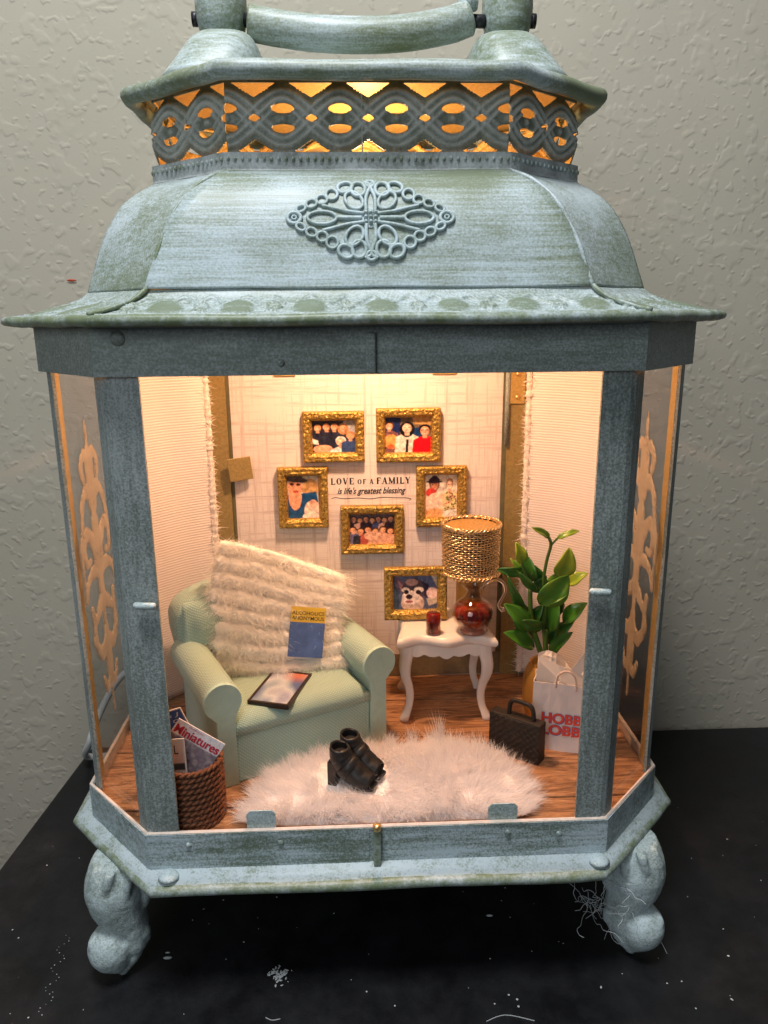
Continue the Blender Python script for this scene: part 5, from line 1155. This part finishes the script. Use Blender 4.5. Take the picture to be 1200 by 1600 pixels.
b = MB(); b.tube(smoothpath([(.135, -.010, BHt-.02), (.14, -.012, BHt+.05), (.165, -.012, BHt+.085), (.20, -.012, BHt+.098), (.235, -.012, BHt+.08), (.255, -.012, BHt+.04), (.26, -.010, BHt-.03)], 5), .0065, 7); b.build('bag_handle', simple('twisted_handle', (.62, .50, .46), .7, 0, 30), BG, smooth=True)
for k, (s_, z) in enumerate((('HOBBY', .200), ('LOBBY', .118))):
    fm = lambda dx, dz, y: frame_mat((.055+dx, y, z+dz), (1, 0, 0), (0, 0, 1))
    text('lettering', s_, M['ink_blue'], fm(.002, -.006, -.0095), BG, width=.315, height=.078, bold=.05)
    text('lettering', s_, M['ink_hl'], fm(0, 0, -.0115), BG, width=.31, height=.070, bold=.03)
a0 = Vector((.735, .80, ZF)); ax = Vector((1.005, .585, ZF))
HB = empty('handbag', a0, math.atan2(ax.y-a0.y, ax.x-a0.x)); tag(HB, 'dark brown woven handbag with an upright loop handle on the floor by the rug', 'handbag')
HL_ = (ax-a0).length; b = MB(); NX, NZ = 44, 30
def hbsurf(x, z, side):
    wv = .004*((-1)**(int(x*46)+int(z*46)))*abs(math.sin(x*46*math.pi))*abs(math.sin(z*46*math.pi)); bul = .008*math.sin(math.pi*x/HL_)
    return ((x, -bul-wv) if side == 0 else (x, .095+bul+wv))
rs = []
for i in range(NZ+1):
    z = .262*i/NZ; tp = 1-.10*(z/.262); row = []
    for j in range(NX+1): x = HL_*j/NX; q = hbsurf(x, z, 0); row.append((q[0], .0475+(q[1]-.0475)*tp, z))
    for j in range(NX, -1, -1): x = HL_*j/NX; q = hbsurf(x, z, 1); row.append((q[0], .0475+(q[1]-.0475)*tp, z))
    rs.append(row)
b.rings(rs); o = b.build('body', M['brown'], HB, autos=70); orient(o)
b = MB(); b.box((HL_/2, .047, .262), (HL_+.008, .085, .020)); b.build('lid', M['brown'], HB, bevel=.008)
b = MB(); b.tube(smoothpath([(.115, .045, .262), (.12, .045, .33), (.135, .045, .365), (.17, .045, .375), (.23, .045, .372), (.265, .045, .36), (.28, .045, .325), (.285, .045, .262)], 5), .015, 8); b.build('handle', M['brown'], HB, smooth=True)

# ------------------------------------------------------------------ basket and magazines
BC = Vector((-1.035, .235, ZF)); BS = empty('basket', BC); tag(BS, 'round brown woven cord basket holding magazines in the front left corner', 'basket')
BR_, BH_ = .165, .365
b = MB(); NBR = 11
for i in range(NBR):
    z = .016+(BH_-.03)*i/(NBR-1); 
    for s_ in (0, math.pi): b.tube([((BR_+.007*math.cos(j*1.15+s_+i))*math.cos(2*math.pi*j/80), (BR_+.007*math.cos(j*1.15+s_+i))*math.sin(2*math.pi*j/80), z+.0085*math.sin(j*1.15+s_+i)+.003*mnoise.noise(Vector((j*.3, i, 0)))) for j in range(80)], .0105, 6, closed=True)
b.build('woven_wall', M['wicker'], BS, smooth=True)
b = MB(); b.lathe([(.001, .004), (BR_-.008, .004), (BR_-.004, BH_-.02), (BR_-.010, BH_-.02), (BR_-.014, .010), (.001, .010)], (0, 0, 0), 36); b.build('lining', M['brown'], BS, smooth=True)
r2 = random.Random(2); b = MB(); rr, dd, ll = [], [], []
for i in range(160): a_ = r2.uniform(0, 6.28); z = r2.uniform(0, BH_); rr.append(((BR_+.012)*math.cos(a_), (BR_+.012)*math.sin(a_), z)); dd.append((math.cos(a_)+r2.gauss(0, .6), math.sin(a_)+r2.gauss(0, .6), r2.gauss(0, .7))); ll.append(r2.uniform(.01, .03))
hairs(b, rr, dd, ll, .002, 2, .6); b.build('loose_fibres', M['wicker'], BS, kind='stuff')
def mag(cs, label, painter, text_fn, th=.006):
    TL, TR, BR, BL = cs; X_ = TR-TL; Y_ = TL-BL; m_ = frame_mat(BL, X_, Y_); wd, hd = X_.length, Y_.length; root = empty('magazine', BL); tag(root, label, 'magazine', 'magazines in the basket'); m2 = m_.copy(); m2.translation = Vector((0, 0, 0))
    b = MB(); prism(b, [(0, 0), (wd, 0), (wd, hd), (0, hd)], m2, -th); o = b.build('pages', M['bag'], root); orient(o)
    cv = painter(); cv.mesh('cover', m2 @ Matrix.Translation((0, 0, .001)), wd, hd, root, M['print_matt']); text_fn(root, m2, wd, hd); return root
# front magazine (crafts), corners extended down into the basket
def ext(TL, TR, BLd, k):  # extend downwards
    dv = (BLd-TL)*k; return [TL, TR, TR+dv, TL+dv]
Ym = .20
TL, TR, BL = aty(277, 1121, Ym), aty(349, 1162, Ym-.015), aty(264, 1143, Ym-.005)
def pm():
    c = Canvas(44, 56, (.25, .2, .22)); c.mottled([(.06, .05, .06), (.30, .22, .26), (.16, .14, .18), (.45, .35, .36), (.10, .10, .16)], 9); c.a[:15] = (.86, .78, .80); return c.noise(.1)
def tm(r, m2, wd, hd):
    text('lettering', 'Miniatures', M['ink_red'], m2 @ Matrix.Translation((wd*.03, hd*.755, .003)), r, width=wd*.94, height=hd*.165, bold=.015)
    text('lettering', 'Miniatures', M['ink_red'], m2 @ Matrix.Translation((wd*.037, hd*.760, .0034)), r, width=wd*.94, height=hd*.165, bold=.012)
    text('lettering', 'Dollhouse', M['ink_red'], m2 @ Matrix.Translation((wd*.26, hd*.945, .003)), r, width=wd*.30, height=hd*.03, bold=.0)
mag(ext(TL, TR, BL, 3.4), 'dollhouse magazine with a tilted white and red Miniatures title, front of the basket', pm, tm)
TL, TR, BL = aty(258, 1113, .30), aty(288, 1104, .30), aty(270, 1142, .30)
TL = TL-(TR-TL)*.9
def pb(): c = Canvas(40, 50, (.03, .10, .42)); c.a[:1] = (.8, .8, .85); c.a[:, -1:] = (.8, .8, .85); return c.noise(.05)
def tb(r, m2, wd, hd):
    text('lettering', '& J', M['ink_white'], m2 @ Matrix.Translation((wd*.50, hd*.78, .003)), r, width=wd*.40, height=hd*.13, shear=.2)
    text('lettering', 'Q', M['ink_white'], m2 @ Matrix.Translation((wd*.66, hd*.60, .003)), r, width=wd*.2, height=hd*.12)
up_ = (TR-TL).normalized(); dn = Vector((0, .02, 0))+(aty(295, 1128, .30)-aty(288, 1104, .30)); mag([TL, TR, TR+dn*2.4, TL+dn*2.4], 'blue magazine with white letters standing at the back of the basket', pb, tb)
TL, TR, BL = aty(258, 1156, .165), aty(287, 1154, .165), aty(262, 1199, .14); TL = TL-(TR-TL)*.5; dn = (aty(292, 1199, .15)-TR)
def po():
    c = Canvas(40, 50, (.62, .42, .33)); 
    for i in range(c.nv): c.a[i] = np.array((.72, .60, .55))*(1-i/c.nv*.9)+np.array((.62, .20, .08))*(i/c.nv*.9)
    c.a[28:36] = (.03, .03, .03); c.a[36:] = (.6, .5, .45); c.a[:1] = (.85, .8, .78); c.a[:, -2:] = (.85, .8, .78); return c.noise(.06)
def to(r, m2, wd, hd): text('lettering', 'EL', M['ink'], m2 @ Matrix.Translation((wd*.42, hd*.66, .003)), r, width=wd*.34, height=hd*.20)
mag([TL, TR, TR+dn*1.5, TL+dn*1.5], 'small orange and white magazine with dark capitals, left front of the basket', po, to)

# ------------------------------------------------------------------ shoes
def shoe(loc, rz, label):
    S = empty('shoe', loc, rz); tag(S, label, 'shoe', 'pair of black shoes')
    b = MB(); b.rings([[(cx+x, y, z) for x, y in ((-w_, -d_), (w_, -d_), (w_, d_), (-w_, d_))] for z, w_, d_, cx in ((-.02, .030, .038, -.022), (.05, .030, .038, -.022), (.11, .034, .042, -.016), (.145, .042, .046, -.004))]); b.build('heel', M['black_rubber'], S, bevel=.006)
    sol = smoothpath([(-.02, .044, .135), (.05, .046, .105), (.10, .048, .050), (.145, .054, .012), (.20, .054, .006), (.262, .036, .010)], 4)
    b = MB(); b.rings([[(x, -h, z-.004), (x, h, z-.004), (x, h, z+.014), (x, -h, z+.014)] for x, h, z in [tuple(p) for p in sol]]); b.build('sole', M['black_rubber'], S, bevel=.004)
    path = [(.020, .232, .052, .046), (.022, .205, .056, .048), (.030, .170, .064, .051), (.055, .130, .074, .054), (.092, .098, .074, .056), (.130, .074, .068, .057), (.170, .058, .056, .056), (.205, .050, .046, .052), (.235, .044, .038, .045)]
    P_ = smoothpath([(a, b_, 0) for a, b_, c_, d in path], 3); R_ = smoothpath([(c_, d, 0) for a, b_, c_, d in path], 3); rs = []
    for i in range(len(P_)):
        dx = P_[min(i+1, len(P_)-1)]-P_[max(i-1, 0)]; dx.normalize(); nx, nz = -dx.y, dx.x; row = []
        if i == 0: nx, nz = 1, -.25
        for j in range(28):
            q = 2*math.pi*j/28; cs_, sn = math.cos(q), math.sin(q); k = 1+.05*mnoise.noise(Vector((i*.4, cs_*2, sn*2)))
            zz = P_[i].y+nz*R_[i].x*cs_*k; row.append((P_[i].x+nx*R_[i].x*cs_*k, R_[i].y*sn*k, max(zz, .004+max(0, .115-(P_[i].x+nx*R_[i].x*cs_)*1.05))))
        rs.append(row)
    b = MB(); b.rings(rs, cap=False); b.build('upper', M['black_rubber'], S, smooth=True, solid=(.007, -1))
    # overlapping instep strap and ankle collar, proud of the upper
    for (i0, i1, nm, gr) in ((0, 7, 'ankle_collar', 1.10), (9, 13, 'instep_strap', 1.09)):
        b = MB(); sub = []
        for i in range(i0, i1+1):
            c0 = Vector((P_[i].x, 0, P_[i].y)); sub.append([c0+(Vector(p)-c0)*(gr-(.05 if i in (i0, i1) else 0)) for p in rs[i]])
        b.rings(sub, cap=False); b.build(nm, M['black_rubber'], S, smooth=True, solid=(.006, -1))
    b = MB(); b.lathe([(.001, 0), (.036, 0), (.030, -.004)], (0, 0, 0), 18); o = b.build('toe_opening', M['shoe_in'], S); o.location = (.232, 0, .044); o.rotation_euler = (0, math.radians(80), 0)
    b = MB(); b.lathe([(.001, 0), (.046, 0)], (.022, 0, .195), 18, cap=False); b.build('insole', M['shoe_in'], S)
    return S
shoe((-.230, .405, ZF+.070), math.radians(-24), 'front black peep-toe block heel shoe standing on the white fur rug').scale = (.92, 1.08, .98)
shoe((-.170, .520, ZF+.080), math.radians(-30), 'rear black peep-toe block heel shoe, half hidden behind its pair on the rug').scale = (.92, 1.08, .98)
